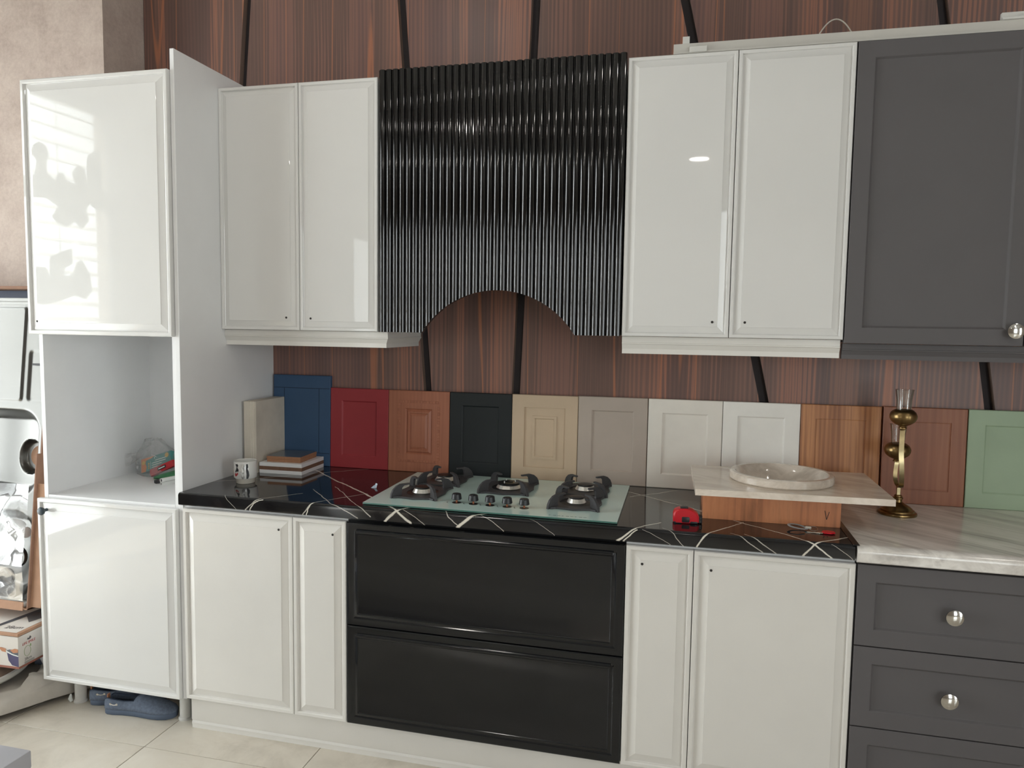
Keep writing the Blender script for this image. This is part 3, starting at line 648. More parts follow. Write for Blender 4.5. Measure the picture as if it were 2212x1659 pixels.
for q in range(9):
    MB().box(.30 + q * .014, .020, ZG, .30 + q * .014 + (.010 if q % 3 else .006), .0225, ZG + .0004).build('small_print', 'print_dark', H, smooth=False)

# ------------------------------------------------------------------ sample door fronts leaning on the wall
def sample(name, label, x0, x1, zt, mat, kind):
    t = thing(name, label, 'sample', ((x0 + x1) / 2, .5905, ZW), 0)
    t.rotation_euler = (radians(-1.55), 0, 0)
    wv, h = x1 - x0, zt - ZW
    a, b = -wv / 2, wv / 2
    if kind == 'shaker': pr = [(0, .002), (.002, 0), (.052, 0), (.0535, .001), (.0575, .006), (.060, .0065)]
    elif kind == 'fine': pr = [(0, .002), (.002, 0), (.050, 0), (.0505, .0035), (.0525, .0038), (.054, .0032)]
    elif kind == 'raised': pr = [(0, .002), (.002, 0), (.050, 0), (.0505, .006), (.066, .0045), (.083, .0025), (.0835, -.0005), (.090, -.0015), (.093, -.001), (.0965, .003), (.10, .003)]
    elif kind == 'carved': pr = [(0, .002), (.002, 0), (.074, 0), (.0765, .003), (.079, .005), (.083, .002), (.088, -.001), (.092, -.001), (.094, .0035), (.0955, .004), (.101, .001), (.108, -.001)]
    else: pr = [(0, .002), (.002, 0)]
    mb = panel(MB(), a, b, 0, h, -.018, pr, .018)
    o = mb.build('front_board', mat, t, ang=18)
    return t, o, a, b, h
S = [(-1.0265, -.7575, 1.287, 's_blue', 'planks', 'taller navy blue grooved door sample beside the gable panel'),
     (-.7555, -.4925, 1.238, 's_crimson', 'shaker', 'dark red shaker door sample leaning on the walnut wall'),
     (-.4905, -.2245, 1.238, 's_cherry', 'carved', 'cherry wood door sample with carved beaded border behind the hob'),
     (-.2225, .0375, 1.238, 's_black', 'shaker', 'black shaker door sample behind the hob'),
     (.0395, .3045, 1.239, 's_beige', 'raised', 'beige door sample with a raised centre field behind the hob'),
     (.3065, .5735, 1.241, 's_greige', 'shaker', 'taupe grey shaker door sample between the beige and off white ones'),
     (.5765, .8495, 1.241, 's_offwhite', 'shaker', 'off white shaker door sample directly right of the taupe one'),
     (.8515, 1.1235, 1.241, 's_white', 'shaker', 'white shaker door sample directly behind the stone basin'),
     (1.1255, 1.3955, 1.242, 's_walnut', 'fine', 'striped honey walnut door sample right of the stone basin'),
     (1.4020, 1.6710, 1.244, 's_pine', 'fine', 'reddish brown knotty wood door sample behind the brass candle holder'),
     (1.6745, 1.9420, 1.244, 's_green', 'shaker', 'sage green shaker door sample at the right end')]
for x0, x1, zt, mat, kind, lb in S:
    t, o, a, b, h = sample('sample_door', lb, x0, x1, zt, mat, kind)
    if kind == 'planks':
        o.data.materials.clear(); o.data.materials.append(M[mat])
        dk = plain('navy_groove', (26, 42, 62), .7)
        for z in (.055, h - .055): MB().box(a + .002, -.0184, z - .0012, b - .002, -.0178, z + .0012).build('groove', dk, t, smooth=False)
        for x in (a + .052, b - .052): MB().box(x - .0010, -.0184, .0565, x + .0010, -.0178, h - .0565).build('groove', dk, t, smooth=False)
        for x0_, x1_, z0_, z1_ in ((a + .0535, b - .0535, .0565, h - .0565),): MB().box(x0_, -.0183, z0_, x1_, -.0176, z1_, .0003, 1).build('centre_field', mat, t)
    if kind == 'carved':
        n = 0; iw = b - a - .092; ih = h - .092
        me = None
        def blk(cx_, cz_):
            global me_blk
            nonlocal_ = cx_
            mb = MB().box(-.0062, -.0015, -.0052, .0062, .001, .0052, .0008, 1)
            return mb
        base = None
        nx, nz = 13, 20
        spots = [(a + .046 + iw * (i + .5) / nx, z) for i in range(nx) for z in (.046, h - .046)] + [(x, .052 + (h - .104) * (i + .5) / nz) for i in range(nz) for x in (a + .046, b - .046)]
        for px, pz in spots:
            if base is None:
                q = blk(0, 0).build('bead_block', mat, t); base = q.data
            else:
                q = D.objects.new('bead_block', base); COL.objects.link(q); q.parent = t
            q.location = (px, -.018, pz)

# ------------------------------------------------------------------ small things at the left end of the worktop
c = MB()
c.loft([[Vector((x, y, z)) for x, y in ((-1.020, .350), (-.990, .350), (-.987, .354), (-.984, .354), (-.981, .358), (-.974, .358), (-.972, .362), (-.972, .575), (-.978, .585), (-1.020, .585))] for z in (ZW, 1.192)] )
bv = c.build('column_sample', 'plaster', ang=20)
tag(bv, 'upright stained cream moulded board standing beside the gable panel', 'sample')
mx_, my_ = -.911, .192
mu = thing('mug', 'white ceramic mug with black and red printed figures', 'mug', (mx_, my_, ZW))
MB().lathe([(.030, 0), (.033, .001), (.0345, .017), (.0345, .019)], 36, cap1=False).build('foot', 'mug_bare', mu)
MB().lathe([(.0345, .019), (.041, .021), (.0425, .026), (.0425, .084), (.0415, .0855), (.0395, .084), (.0385, .025), (.01, .023)], 40, cap0=True).build('body', 'mug_white', mu)
ha = -1.16
hd = [Vector((r * cos(ha), r * sin(ha), z)) for r, z in ((.040, .072), (.052, .074), (.062, .066), (.066, .052), (.063, .038), (.053, .030), (.040, .029))]
MB().tube(hd, (.0045, .0065), 12).build('handle', 'mug_white', mu)
def wrap(poly, r=.0428):
    mb = MB(); vs = [mb.bm.verts.new((r * cos(a), r * sin(a), z)) for a, z in poly]; vs2 = [mb.bm.verts.new(((r - .0006) * cos(a), (r - .0006) * sin(a), z)) for a, z in poly]
    mb.bm.faces.new(vs); mb.bm.faces.new(list(reversed(vs2)))
    for i in range(len(vs)): mb.quad([vs[i], vs2[i], vs2[(i + 1) % len(vs)], vs[(i + 1) % len(vs)]])
    return mb
for mt, poly in [('black_plastic', [(-1.98, .078), (-1.86, .076), (-1.72, .079), (-1.62, .072), (-1.72, .066), (-1.66, .060), (-1.58, .056), (-1.64, .048), (-1.78, .050), (-1.95, .044), (-1.98, .050), (-1.86, .058), (-1.80, .066)]),
                 ('red_print', [(-2.05, .042), (-1.92, .043), (-1.84, .040), (-1.70, .046), (-1.64, .040), (-1.80, .032), (-1.95, .030), (-2.05, .034)]),
                 ('black_plastic', [(-.92, .078), (-.78, .078), (-.74, .066), (-.80, .060), (-.70, .048), (-.66, .034), (-.76, .022), (-.92, .022), (-.90, .040), (-.94, .056)]),
                 ('black_plastic', [(-2.62, .074), (-2.48, .070), (-2.46, .062), (-2.60, .056)]), ('tan', [(-2.62, .052), (-2.52, .050), (-2.40, .040), (-2.50, .036), (-2.60, .024)]), ('black_plastic', [(-2.14, .024), (-2.04, .024), (-2.04, .0225), (-2.14, .0225)])]:
    wrap(poly).build('print', mt, mu, smooth=False)
sb = thing('board_sample', 'white faced sandwich block with a brown core, under the two tan boards', 'sample', (-.872, .465, ZW), .02)
for i, mt in enumerate(('white_board', 'mdf_dark', 'white_board')):
    MB().box(-.094, -.095, .0148 * i + .0001, .094, .095, .0148 * (i + 1), .0004, 1).build('layer', mt, sb)
sb2 = thing('board_sample', 'tan edged small board lying on the white sandwich block', 'sample', (-.872, .470, ZW + .0446), .06)
MB().box(-.074, -.078, 0, .072, .070, .0115, .0004, 1).build('board', 'mdf', sb2)
sb3 = thing('board_sample', 'topmost small board with a blue grey laminate face and tan edges', 'sample', (-.872, .470, ZW + .0563), .06)
MB().box(-.075, -.079, 0, .073, .071, .0115, .0004, 1).build('board', 'mdf', sb3)
MB().box(-.0748, -.0788, .0115, .0728, .0708, .0124).build('laminate_face', 'slate', sb3, smooth=False)
sc_ = MB()
sc_.loft([[Vector((x + .001 * k, y, z + .0009 * k)) for x, y, z in ((-.418, .245, .9004), (-.406, .243, .9006), (-.404, .252, .904), (-.410, .258, .909))] for k in (0, 1)])
sc_.loft([[Vector((x + .0012 * k, y + .001 * k, z)) for x, y, z in ((-.406, .243, .9006), (-.398, .246, .9008), (-.395, .250, .916), (-.402, .252, .918))] for k in (0, 1)])
tag(sc_.build('plastic_scrap', 'wax', smooth=False), 'tiny torn scrap of pale plastic on the black worktop left of the hob', 'scrap')

# ------------------------------------------------------------------ basin display on the right of the worktop
wx = thing('wooden_box', 'orange brown walnut veneer box under the stone basin slab, marked V in pencil', 'box', (.988, .255, ZW))
MB().box(-.208, -.100, 0, .207, -.084, .0945, .0006, 1).build('front_board', 'box_wood', wx)
MB().box(-.208, .284, 0, .207, .30, .0945, .0006, 1).build('back_board', 'box_wood', wx)
for x_ in (-.208, .191): MB().box(x_, -.0838, 0, x_ + .016, .2838, .0945, .0006, 1).build('side_board', 'box_wood', wx)
for a_, b_ in (((.160, .052), (.166, .024)), ((.166, .024), (.173, .049))):
    MB().tube([(a_[0], -.1003, a_[1]), (b_[0], -.1003, b_[1])], .0009, 6).build('pencil_mark', 'black_plastic', wx)
sl = thing('stone_slab', 'square beige veined stone slab with a round cutout, resting on the wooden box', 'slab', (0, 0, ZW + .0948))
C4 = [(.754, .060), (1.330, .085), (1.330, .500), (.740, .470)]
bc = Vector((1.030, .285)); n = 48
mb = MB(); ci = [bc + Vector((.1385 * cos(2 * pi * i / n), .1385 * sin(2 * pi * i / n))) for i in range(n)]
def sq(a):
    dvec = Vector((cos(a), sin(a))); best = 9
    for i in range(4):
        p, q = Vector(C4[i]), Vector(C4[(i + 1) % 4]); e = q - p; den = dvec.x * e.y - dvec.y * e.x
        if abs(den) < 1e-9: continue
        t_ = ((p - bc).x * e.y - (p - bc).y * e.x) / den; s_ = ((p - bc).x * dvec.y - (p - bc).y * dvec.x) / den
        if t_ > 0 and -1e-6 <= s_ <= 1 + 1e-6: best = min(best, t_)
    return bc + dvec * best
angs = sorted(set([2 * pi * i / n for i in range(n)] + [atan2(c_[1] - bc.y, c_[0] - bc.x) % (2 * pi) for c_ in C4]))
oo = [sq(a) for a in angs]; ii = [bc + Vector((.1385 * cos(a), .1385 * sin(a))) for a in angs]
ring = lambda pts, z: [Vector((p.x, p.y, z)) for p in pts]
mb.loft([ring(ii, 0), ring(oo, 0), ring(oo, .020), ring(ii, .020), ring(ii, 0)], False, False)
mb.build('slab', 'cream_marble', sl, smooth=False)
bn = MB().lathe([(.020, -.0890), (.075, -.082), (.112, -.055), (.126, -.014), (.136, .002), (.136, .0204), (.160, .0204), (.164, .025), (.164, .044), (.160, .0485), (.148, .0485), (.143, .045), (.133, .020), (.104, -.042), (.066, -.070), (.022, -.076)], 56, (bc.x, bc.y, ZW + .0948)).build('stone_basin', 'basin_marble')
tag(bn, 'round polished beige stone wash basin dropped into the stone slab', 'basin')
cut = bpy.data.objects['wooden_box']
# tape measure
tm = thing('tape_measure', 'red and dark grey tape measure on the black worktop left of the wooden box', 'tape measure', (.728, .085, ZW), .05)
out = [(-.040, .006), (-.040, .030), (-.035, .041), (-.024, .0465), (.002, .0475), (.020, .043), (.034, .034), (.040, .024), (.040, .006), (.032, .001), (-.034, .001)]
def rounded(poly, d, y): 
    cx_ = sum(p[0] for p in poly) / len(poly); cz_ = sum(p[1] for p in poly) / len(poly)
    return [Vector((cx_ + (p[0] - cx_) * d, y, cz_ + (p[1] - cz_) * d)) for p in poly]
MB().loft([rounded(out, .86, -.021), rounded(out, .97, -.018), rounded(out, 1, -.013), rounded(out, 1, .013), rounded(out, .97, .018), rounded(out, .86, .021)]).build('case', 'red', tm, ang=30)
MB().box(-.0375, -.0205, .0005, -.012, .0205, .020, .004, 2).build('grip', 'dark_rubber', tm)
MB().box(-.014, -.0225, .004, .012, -.016, .024, .004, 2).build('side_recess', 'black_plastic', tm)
MB().box(.012, -.022, .001, .036, .018, .010, .003, 2).build('nose', 'black_plastic', tm)
MB().box(-.018, -.011, .046, .006, .011, .0505, .001, 1).build('lock_slide', 'black_plastic', tm)
hk = MB().box(.0385, -.010, .002, .050, .010, .026, .001, 1).build('hook', 'black_plastic', tm)
for z in (.009, .018): MB().lathe([(.0022, 0), (.0022, .001)], 10, (0, 0, 0), Matrix.Translation((.0445, -.0102, z)) @ Matrix.Rotation(pi / 2, 4, 'X')).build('rivet', 'chrome', hk)
# keys
ky = thing('key_ring', 'bunch of keys with grey strap and red tag before the wooden box', 'keys', (1.12, .085, ZW))
MB().tube([(-.058 + .026 * cos(a), .010 + .024 * sin(a), .005 + .009 * abs(sin(a * .5))) for a in [2 * pi * i / 22 for i in range(20)]], (.0045, .0018), 8).build('strap', 'strap', ky)
MB().box(-.036, .008, .006, -.018, .018, .013, .003, 2).build('strap_clasp', 'mug_bare', ky)
MB().tube([(-.012 + .012 * cos(a), .012 + .012 * sin(a), .003 + .004 * (1 + sin(a))) for a in [2 * pi * i / 20 for i in range(21)]], .0009, 6).build('split_ring', 'chrome', ky)
MB().box(-.034, -.012, .0005, -.006, -.007, .0025).lathe([(.008, 0), (.008, .0022)], 14, (.0, -.008, .0005)).build('key', 'key', ky)
MB().box(-.022, -.020, .0028, .0, -.016, .0045).lathe([(.007, 0), (.007, .002)], 14, (.006, -.014, .0028)).build('key', 'key', ky)
MB().prism([(.008, -.010), (.012, -.018), (.034, -.020), (.046, -.012), (.044, .002), (.030, .008), (.014, .004)], .002, .0065, 'z').build('tag', 'red', ky)
# brass candle holder
cx, cy = 1.418, .405
cd = thing('candle_holder', 'two armed aged brass candle holder with glass chimneys on the grey marble worktop', 'candle holder', (cx, cy, ZW))
MB().lathe([(.059, 0), (.060, .004), (.059, .008), (.053, .011), (.051, .016), (.046, .018), (.042, .024), (.030, .032), (.020, .038), (.0135, .042), (.0125, .050), (.0155, .053), (.0155, .057), (.012, .059), (.012, .064), (.009, .066)], 40).build('foot', 'brass', cd)
MB().box(-.006, -.004, .064, .006, .004, .094, .001, 1).build('stem', 'brass_grey', cd)
up = [(-.006, -.032, .292), (-.010, -.046, .262), (-.0135, -.060, .215), (-.011, -.064, .170), (-.007, -.056, .130), (-.002, -.036, .103), (.002, -.012, .093), (.002, .002, .0935)]
def band(pts, wd, th):
    P = [Vector(p) for p in pts]; Q = []
    for i in range(len(P) - 1):
        for t_ in (0, .25, .5, .75):
            p0, p1, p2, p3 = P[max(i - 1, 0)], P[i], P[i + 1], P[min(i + 2, len(P) - 1)]
            Q.append(.5 * ((2 * p1) + (p2 - p0) * t_ + (2 * p0 - 5 * p1 + 4 * p2 - p3) * t_ ** 2 + (3 * p1 - p0 - 3 * p2 + p3) * t_ ** 3))
    Q.append(P[-1]); lp = []
    for i, p in enumerate(Q):
        t_ = (Q[min(i + 1, len(Q) - 1)] - Q[max(i - 1, 0)]).normalized(); s = Vector((1, 0, 0)); n_ = t_.cross(s).normalized()
        lp.append([p + s * wd + n_ * th, p - s * wd + n_ * th, p - s * wd - n_ * th, p + s * wd - n_ * th])
    return MB().loft(lp)
band(up, .0075, .0016).build('long_arm', 'brass_grey', cd, ang=50)
band([(.003, .050, .168), (.000, .046, .150), (-.004, .034, .120), (-.003, .016, .1), (.001, .004, .094)], .0065, .0016).build('short_arm', 'brass_grey', cd, ang=50)
def cup(x, y, z, s=1.0):
    b = MB().lathe([(.009, 0), (.0125, .002), (.0125, .005), (.0095, .007), (.0105, .010), (.023, .015), (.036, .025), (.0412, .036), (.0415, .045), (.0375, .055), (.031, .0615), (.026, .064), (.0255, .0625), (.012, .060)], 40, (x, y, z)).build('cup', 'brass', cd)
    MB().lathe([(.0225 * s, .0625), (.0235 * s, .095), (.0275 * s, .127), (.029 * s, .130), (.0272 * s, .129), (.0223 * s, .095), (.0213 * s, .0630)], 32, (x, y, z), cap0=False, cap1=False).build('glass_chimney', 'glass', b)
cup(-.006, -.032, .292); cup(.003, .050, .168, .96)

# ------------------------------------------------------------------ things in the niche of the tall cabinet
ZS = .8462
nb = thing('printed_box', 'teal and orange printed carton lying tilted inside the clear bag', 'box', (-1.500, .440, .8665))
nb.rotation_euler = (radians(-20), radians(-18), 0)
MB().box(-.075, -.02, 0, .085, .02, .062, .0006, 1).build('carton', 'teal', nb)
def decal(par, mt, poly, y, name='print'): return MB().prism(poly, y - .0005, y, 'y').build(name, mt, par, smooth=False)
decal(nb, 'orange', [(-.0748, .0008), (-.052, .0008), (-.046, .020), (-.052, .036), (-.048, .050), (-.020, .054), (.0, .0612), (-.0748, .0612)], -.0202)
decal(nb, 'yellow', [(-.062 + .009 * cos(a), .042 + .009 * sin(a)) for a in [2 * pi * i / 14 for i in range(14)]], -.0209)
decal(nb, 'yellow', [(.062 + .010 * cos(a), .048 + .011 * sin(a)) for a in [2 * pi * i / 14 for i in range(14)]], -.0204)
for i in range(3): decal(nb, 'yellow', [(-.034 + .0035 * cos(a), .012 + i * .010 + .0035 * sin(a)) for a in [2 * pi * q / 10 for q in range(10)]], -.0204)
decal(nb, 'white_print', [(-.0245, .006), (-.0235, .006), (-.0235, .040), (-.0245, .040)], -.0204)
for i, (a_, b_) in enumerate(((-.018, .012), (-.018, .034), (-.018, .056), (.0, .060))): decal(nb, 'white_print', [(a_, .010 + i * .0095), (b_, .010 + i * .0095), (b_, .0128 + i * .0095), (a_, .0128 + i * .0095)], -.0204, 'lettering')
rp = thing('sweet_packet', 'red foil packet with a dark name panel under the teal carton in the bag', 'packet', (-1.440, .392, ZS + .026))
rp.rotation_euler = (radians(-20), radians(-24), 0)
MB().loft([[Vector((x, y, z)) for y, z in ((-.006, 0), (-.010, .014), (-.006, .030), (.004, .030), (.006, .014), (.004, 0))] for x in (-.062, -.05, 0, .05, .062)]).build('packet', 'red', rp)
decal(rp, 'black_plastic', [(-.018, .008), (.026, .008), (.026, .021), (-.018, .021)], -.0102)
decal(rp, 'white_print', [(-.013, .012), (.021, .012), (.021, .0165), (-.013, .0165)], -.0108, 'lettering')
pg = thing('plastic_bag', 'clear knotted plastic bag with a carton inside, on the niche shelf', 'bag', (-1.478, .452, ZS))
mb = MB(); lp = []
for i in range(13):
    t_ = i / 12; z = .001 + .150 * t_; ring_ = []
    for q in range(26):
        a = 2 * pi * q / 26; nn = noise.noise(Vector((cos(a) * 2.2, sin(a) * 2.2, t_ * 4)))
        r = (1 - .9 * max(0, t_ - .25) ** 1.5) * (1 + .16 * nn)
        ring_.append(Vector((-.012 - .045 * t_ + .118 * r * cos(a) * (1 - .28 * t_), .072 * r * sin(a), z + .010 * nn * t_)))
    lp.append(ring_)
mb.loft(lp, True, True).build('bag_body', 'film', pg, ang=30)
mb = MB(); lp = []
for i in range(9):
    t_ = i / 8; c0 = Vector((-.088 - .075 * t_, -.03 - .01 * t_, .088 - .030 * t_)); rr = .008 + .020 * t_
    lp.append([c0 + Vector((0, rr * cos(2 * pi * q / 12) * (1 + .3 * sin(5 * q)), rr * 1.1 * sin(2 * pi * q / 12) * (1 + .2 * cos(3 * q)))) for q in range(12)])
mb.loft(lp, False, False).build('knotted_end', 'film', pg, ang=30)
gp = thing('cloth_pouch', 'crumpled green pouch lying at the right end of the niche shelf', 'pouch', (-1.340, .372, ZS), .10)
mb = MB(); lp = []
for i in range(11):
    t_ = i / 10; x = -.115 + .225 * t_; wd = .012 + .055 * t_ ** .7; ht = .010 + .068 * t_ ** .9
    lp.append([Vector((x, wd * cos(2 * pi * q / 14) * (1 + .2 * noise.noise(Vector((q, t_ * 4, 0)))), max(.0005, ht / 2 + ht / 2 * sin(2 * pi * q / 14) * (1 + .3 * noise.noise(Vector((q * .7, t_ * 5, 3))))))) for q in range(14)])
mb.loft(lp).build('pouch', 'green_cloth', gp, ang=40)
sp_ = thing('rubber_strip', 'dark flat strip lying behind the white seal profile in the niche', 'strip', (-1.325, .375, ZS), .98)
MB().loft([[Vector((x, y, z)) for y, z in ((-.008, .001), (.010, .001), (.010, .012), (-.006, .012))] for x in (-.115, -.1, -.035)]).build('strip', 'dark_rubber', sp_)
ap = thing('seal_profile', 'white hollow seal profile with a round chamber, end towards the viewer in the niche', 'profile', (-1.345, .262, ZS), 1.30); ap.scale = (1, .85, .85)
mb = MB()
def hol(mb, ro, ri, cy_, cz_, x0, x1, sq_=False):
    n_ = 16; A_ = []
    for r, x in ((ro, x0), (ri, x0), (ri, x1), (ro, x1)):
        A_.append([Vector((x, cy_ + r * (cos(2 * pi * q / n_) if not sq_ else max(-.8, min(.8, 1.2 * cos(2 * pi * q / n_)))), cz_ + r * (sin(2 * pi * q / n_) if not sq_ else max(-.7, min(.7, 1.2 * sin(2 * pi * q / n_)))))) for q in range(n_)])
    A_.append(A_[0]); return mb.loft(A_, False, False)
hol(mb, .0105, .0078, 0, .0225, 0, .105); mb.build('round_chamber', 'mug_white', ap)
for cz__, r__ in ((.0225, .0079), (.0065, .0056)): MB().lathe([(r__, 0), (r__, .0005)], 12, (0, 0, 0), Matrix.Translation((.004, 0, cz__)) @ Matrix.Rotation(pi / 2, 4, 'Y')).build('hollow', 'dark_rubber', ap)  # dark discs stand in for the shade inside the two chambers
hol(MB(), .0095, .006, 0, .0065, 0.0, .105, True).build('base_chamber', 'mug_white', ap)

# ------------------------------------------------------------------ shoes under the tall cabinet
def shoe(label, loc, rz, mirror=1):
    t = thing('shoe', label, 'shoe', loc, rz, None)
    ST = [(0.0, .020, .030, .062), (.010, .029, .034, .068), (.035, .034, .036, .064), (.075, .035, .033, .058), (.115, .037, .034, .062), (.150, .041, .038, .066), (.190, .046, .042, .056), (.225, .046, .041, .046), (.255, .038, .033, .036), (.272, .022, .020, .027), (.279, .008, .007, .020)]
    so, upr = [], []
    for x, a_, b_, h in ST:
        sh = .006 * sin(pi * x / .28) * mirror
        so.append([Vector((x, sh + a_ * 1.05 * cos(2 * pi * q / 20), z)) if False else Vector((x, sh + (a_ + b_) / 2 * 1.07 * c1, z)) for c1, z in ((-1, .003), (-.92, 0), (.92, 0), (1, .003), (1.02, .016), (.98, .021), (-.98, .021), (-1.02, .016))])
        r_ = []
        for q in range(17):
            an = pi * q / 16; r_.append(Vector((x - .004 * sin(an) * (1 if x < .02 else 0), sh + (a_ + b_) / 2 * cos(an) * (1 - .10 * sin(an)), .0208 + (h - .0208) * sin(an) ** .75 * 1.0)))
        upr.append(r_)
    MB().loft(so).build('sole', 'denim_sole', t, ang=50)
    # upper with an opening over the heel half
    mb = MB(); L = [[mb.bm.verts.new(p) for p in r_] for r_ in upr]
    for i in range(len(L) - 1):
        for q in range(16):
            if i < 4 and 4 <= q < 12: continue
            mb.quad([L[i][q], L[i][q + 1], L[i + 1][q + 1], L[i + 1][q]])
    mb.quad([L[0][q] for q in range(0, 5)] + [L[0][q] for q in range(12, 17)])
    o = mb.build('upper', 'denim', t, ang=60)
    s = o.modifiers.new('thick', 'SOLIDIFY'); s.thickness = .003; s.offset = -1
    MB().loft([[Vector((x, .028 * c1, .024)) for c1 in (-1, 1)] + [Vector((x, .026 * c1, .030)) for c1 in (1, -1)] for x in (.01, .12)]).build('insole', 'shoe_dark', t)
    MB().tube([upr[i][4] + Vector((0, 0, .001)) for i in range(5)] + [upr[4][q] + Vector((.001, 0, .001)) for q in range(5, 12)] + [upr[i][12] + Vector((0, 0, .001)) for i in range(4, -1, -1)], .0028, 8).build('collar', 'shoe_dark', t)
    MB().box(-.0065, -.007, .026, -.001, .007, .066, .001, 1).build('heel_tab', 'tan', t)
    for x in (.030, .056):
        z_ = .045; y_ = -(.034 + .0015)
        MB().lathe([(.0022, 0), (.0045, .0004), (.0045, .0014), (.0022, .0018)], 12, (0, 0, 0), Matrix.Translation((x, y_, z_)) @ Matrix.Rotation(pi / 2, 4, 'X')).build('eyelet', 'chrome', t)
    MB().tube([(.030, -.0375, .045), (.043, -.0385, .043), (.056, -.0375, .044)], .0016, 6).build('lace', 'cord', t)
    return t
shoe('nearer blue grey denim slip on shoe under the tall cabinet, toe to the right', (-1.423, .045, 0), .10)
shoe('blue grey denim shoe standing behind, its tan heel tab beside the cabinet leg', (-1.535, .082, 0), .38, -1)

# ------------------------------------------------------------------ clutter left of the tall cabinet
ct = thing('sink_carton', 'tall open brown cardboard carton leaning on the column, holding a steel sink', 'carton', (-2.15, .045, .358)); ct.rotation_euler = (radians(-6.6), 0, 0)
cw, ch, cdp = .35, 1.30, .168
MB().box(-cw, cdp, 0, cw, cdp + .005, ch).build('back_wall', 'card', ct, smooth=False)
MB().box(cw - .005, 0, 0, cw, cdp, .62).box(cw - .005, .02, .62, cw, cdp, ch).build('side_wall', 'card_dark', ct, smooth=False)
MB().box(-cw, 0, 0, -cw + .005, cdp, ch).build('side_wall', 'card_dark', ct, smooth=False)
MB().box(-cw, 0, 0, cw, cdp, .005).build('bottom_wall', 'card', ct, smooth=False)
MB().box(-cw, -.004, -.004, cw - .02, .0, .030).build('bottom_flap', 'card', ct, smooth=False)
MB().box(cw + .0005, .012, 0.01, cw + .05, .016, .50).build('side_flap', 'card', ct, smooth=False)
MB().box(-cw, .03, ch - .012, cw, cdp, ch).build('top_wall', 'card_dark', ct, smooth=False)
MB().box(-cw + .006, .07, ch - .06, cw - .006, cdp - .001, ch - .013).build('padding', 'navy', ct, smooth=False)
sk = thing('steel_sink', 'stainless steel double bowl sink with a drainer standing upright in the carton', 'sink', (-2.15, .045, .358)); sk.rotation_euler = (radians(-6.6), 0, 0)
# local x -.34 .. .34 , z .02 .. 1.235 ; height field facing -y
def rr(px, pz, x0, x1, z0, z1, r):       # signed distance to a rounded rectangle
    qx = abs(px - (x0 + x1) / 2) - (x1 - x0) / 2 + r; qz = abs(pz - (z0 + z1) / 2) - (z1 - z0) / 2 + r
    return sqrt(max(qx, 0) ** 2 + max(qz, 0) ** 2) + min(max(qx, qz), 0) - r
def sstep(a, b, x): x = max(0, min(1, (x - a) / (b - a))); return x * x * (3 - 2 * x)
def sdepth(x, z):
    d = 0
    d1 = rr(x, z, -.30, .312, .425, .80, .10); d += (.052 + .058 * sstep(.30, -.05, x)) * sstep(0, -.055, d1)
    d2 = rr(x, z, -.30, .312, .02, .385, .10); d += (.052 + .058 * sstep(.30, -.05, x)) * sstep(0, -.055, d2)
    d3 = rr(x, z, -.30, .213, .825, 1.215, .015); d -= .006 * sstep(0, -.006, d3)
    d4 = rr(x, z, .232, .335, .825, 1.04, .02); d += .006 * sstep(0, -.012, d4)
    r_ = sqrt((x - .205) ** 2 + (z - .595) ** 2); k_ = sstep(.075, .058, r_); d = d * (1 - k_) + .108 * k_
    d += -.014 * sstep(1.228, 1.245, z) 
    return d
nx, nz = 150, 260
mb = MB(); g = []
for i in range(nx + 1):
    x = -.338 + .676 * i / nx; g.append([mb.bm.verts.new((x, .045 + sdepth(x, .02 + 1.23 * j / nz), .02 + 1.23 * j / nz)) for j in range(nz + 1)])
for i in range(nx):
    for j in range(nz): mb.bm.faces.new([g[i][j], g[i + 1][j], g[i + 1][j + 1], g[i][j + 1]])
mb.build('sink_sheet', 'steel', sk, ang=50)
MB().lathe([(.044, 0), (.044, .002)], 28, (0, 0, 0), Matrix.Translation((.205, .1545, .595)) @ Matrix.Rotation(pi / 2, 4, 'X')).build('waste_hole', 'card', sk)
MB().box(.255, .040, .975, .335, .044, .983, .001, 1).build('overflow_slot', 'dark_rubber', sk)
mb = MB(); lp = []
for i in range(8):
    t_ = i / 7; lp.append([Vector((.235 + .09 * t_, .05 + .012 * cos(a) * (1 + .4 * noise.noise(Vector((i, cos(a) * 2, sin(a) * 2)))), .462 + .012 * t_ + (.010 + .018 * sin(pi * t_)) * sin(a) * (1 + .5 * noise.noise(Vector((i * 1.3, cos(a) * 2, 4)))))) for a in [2 * pi * q / 12 for q in range(12)]])
cf = mb.build('crumpled_wrap', 'foil', smooth=False); tag(cf, 'small crumpled clear wrap lodged in the rim of the upright steel sink', 'wrap'); cf.location = sk.location; cf.rotation_euler = sk.rotation_euler
# siphon kit in a clear bag at the foot of the carton
dk_ = thing('siphon_kit', 'clear bag of white plastic siphon pipes standing at the foot of the sink carton', 'pipe kit', (-2.15, .045, .358)); dk_.rotation_euler = (radians(-6.6), 0, 0)
MB().tube([(.02, .016, .06), (.14, .016, .17), (.215, .018, .265), (.255, .020, .335)], [.030, .030, .030, .032], 20).build('wide_pipe', 'mug_white', dk_)
for i in range(20):
    t_ = i / 19; p = Vector((.02, .016, .06)).lerp(Vector((.2, .017, .245)), t_); dv = Vector((.18, .001, .185)).normalized()
    R_ = Matrix.Translation(p) @ dv.to_track_quat('Z', 'Y').to_matrix().to_4x4()
    MB().lathe([(.030, -.003), (.033, 0), (.030, .003)], 18, (0, 0, 0), R_, False, False).build('corrugation', 'mug_white', dk_)
MB().tube([(.30, .022, .30), (.22, .026, .29), (.10, .028, .25)], .022, 14).build('branch_pipe', 'white_board', dk_)
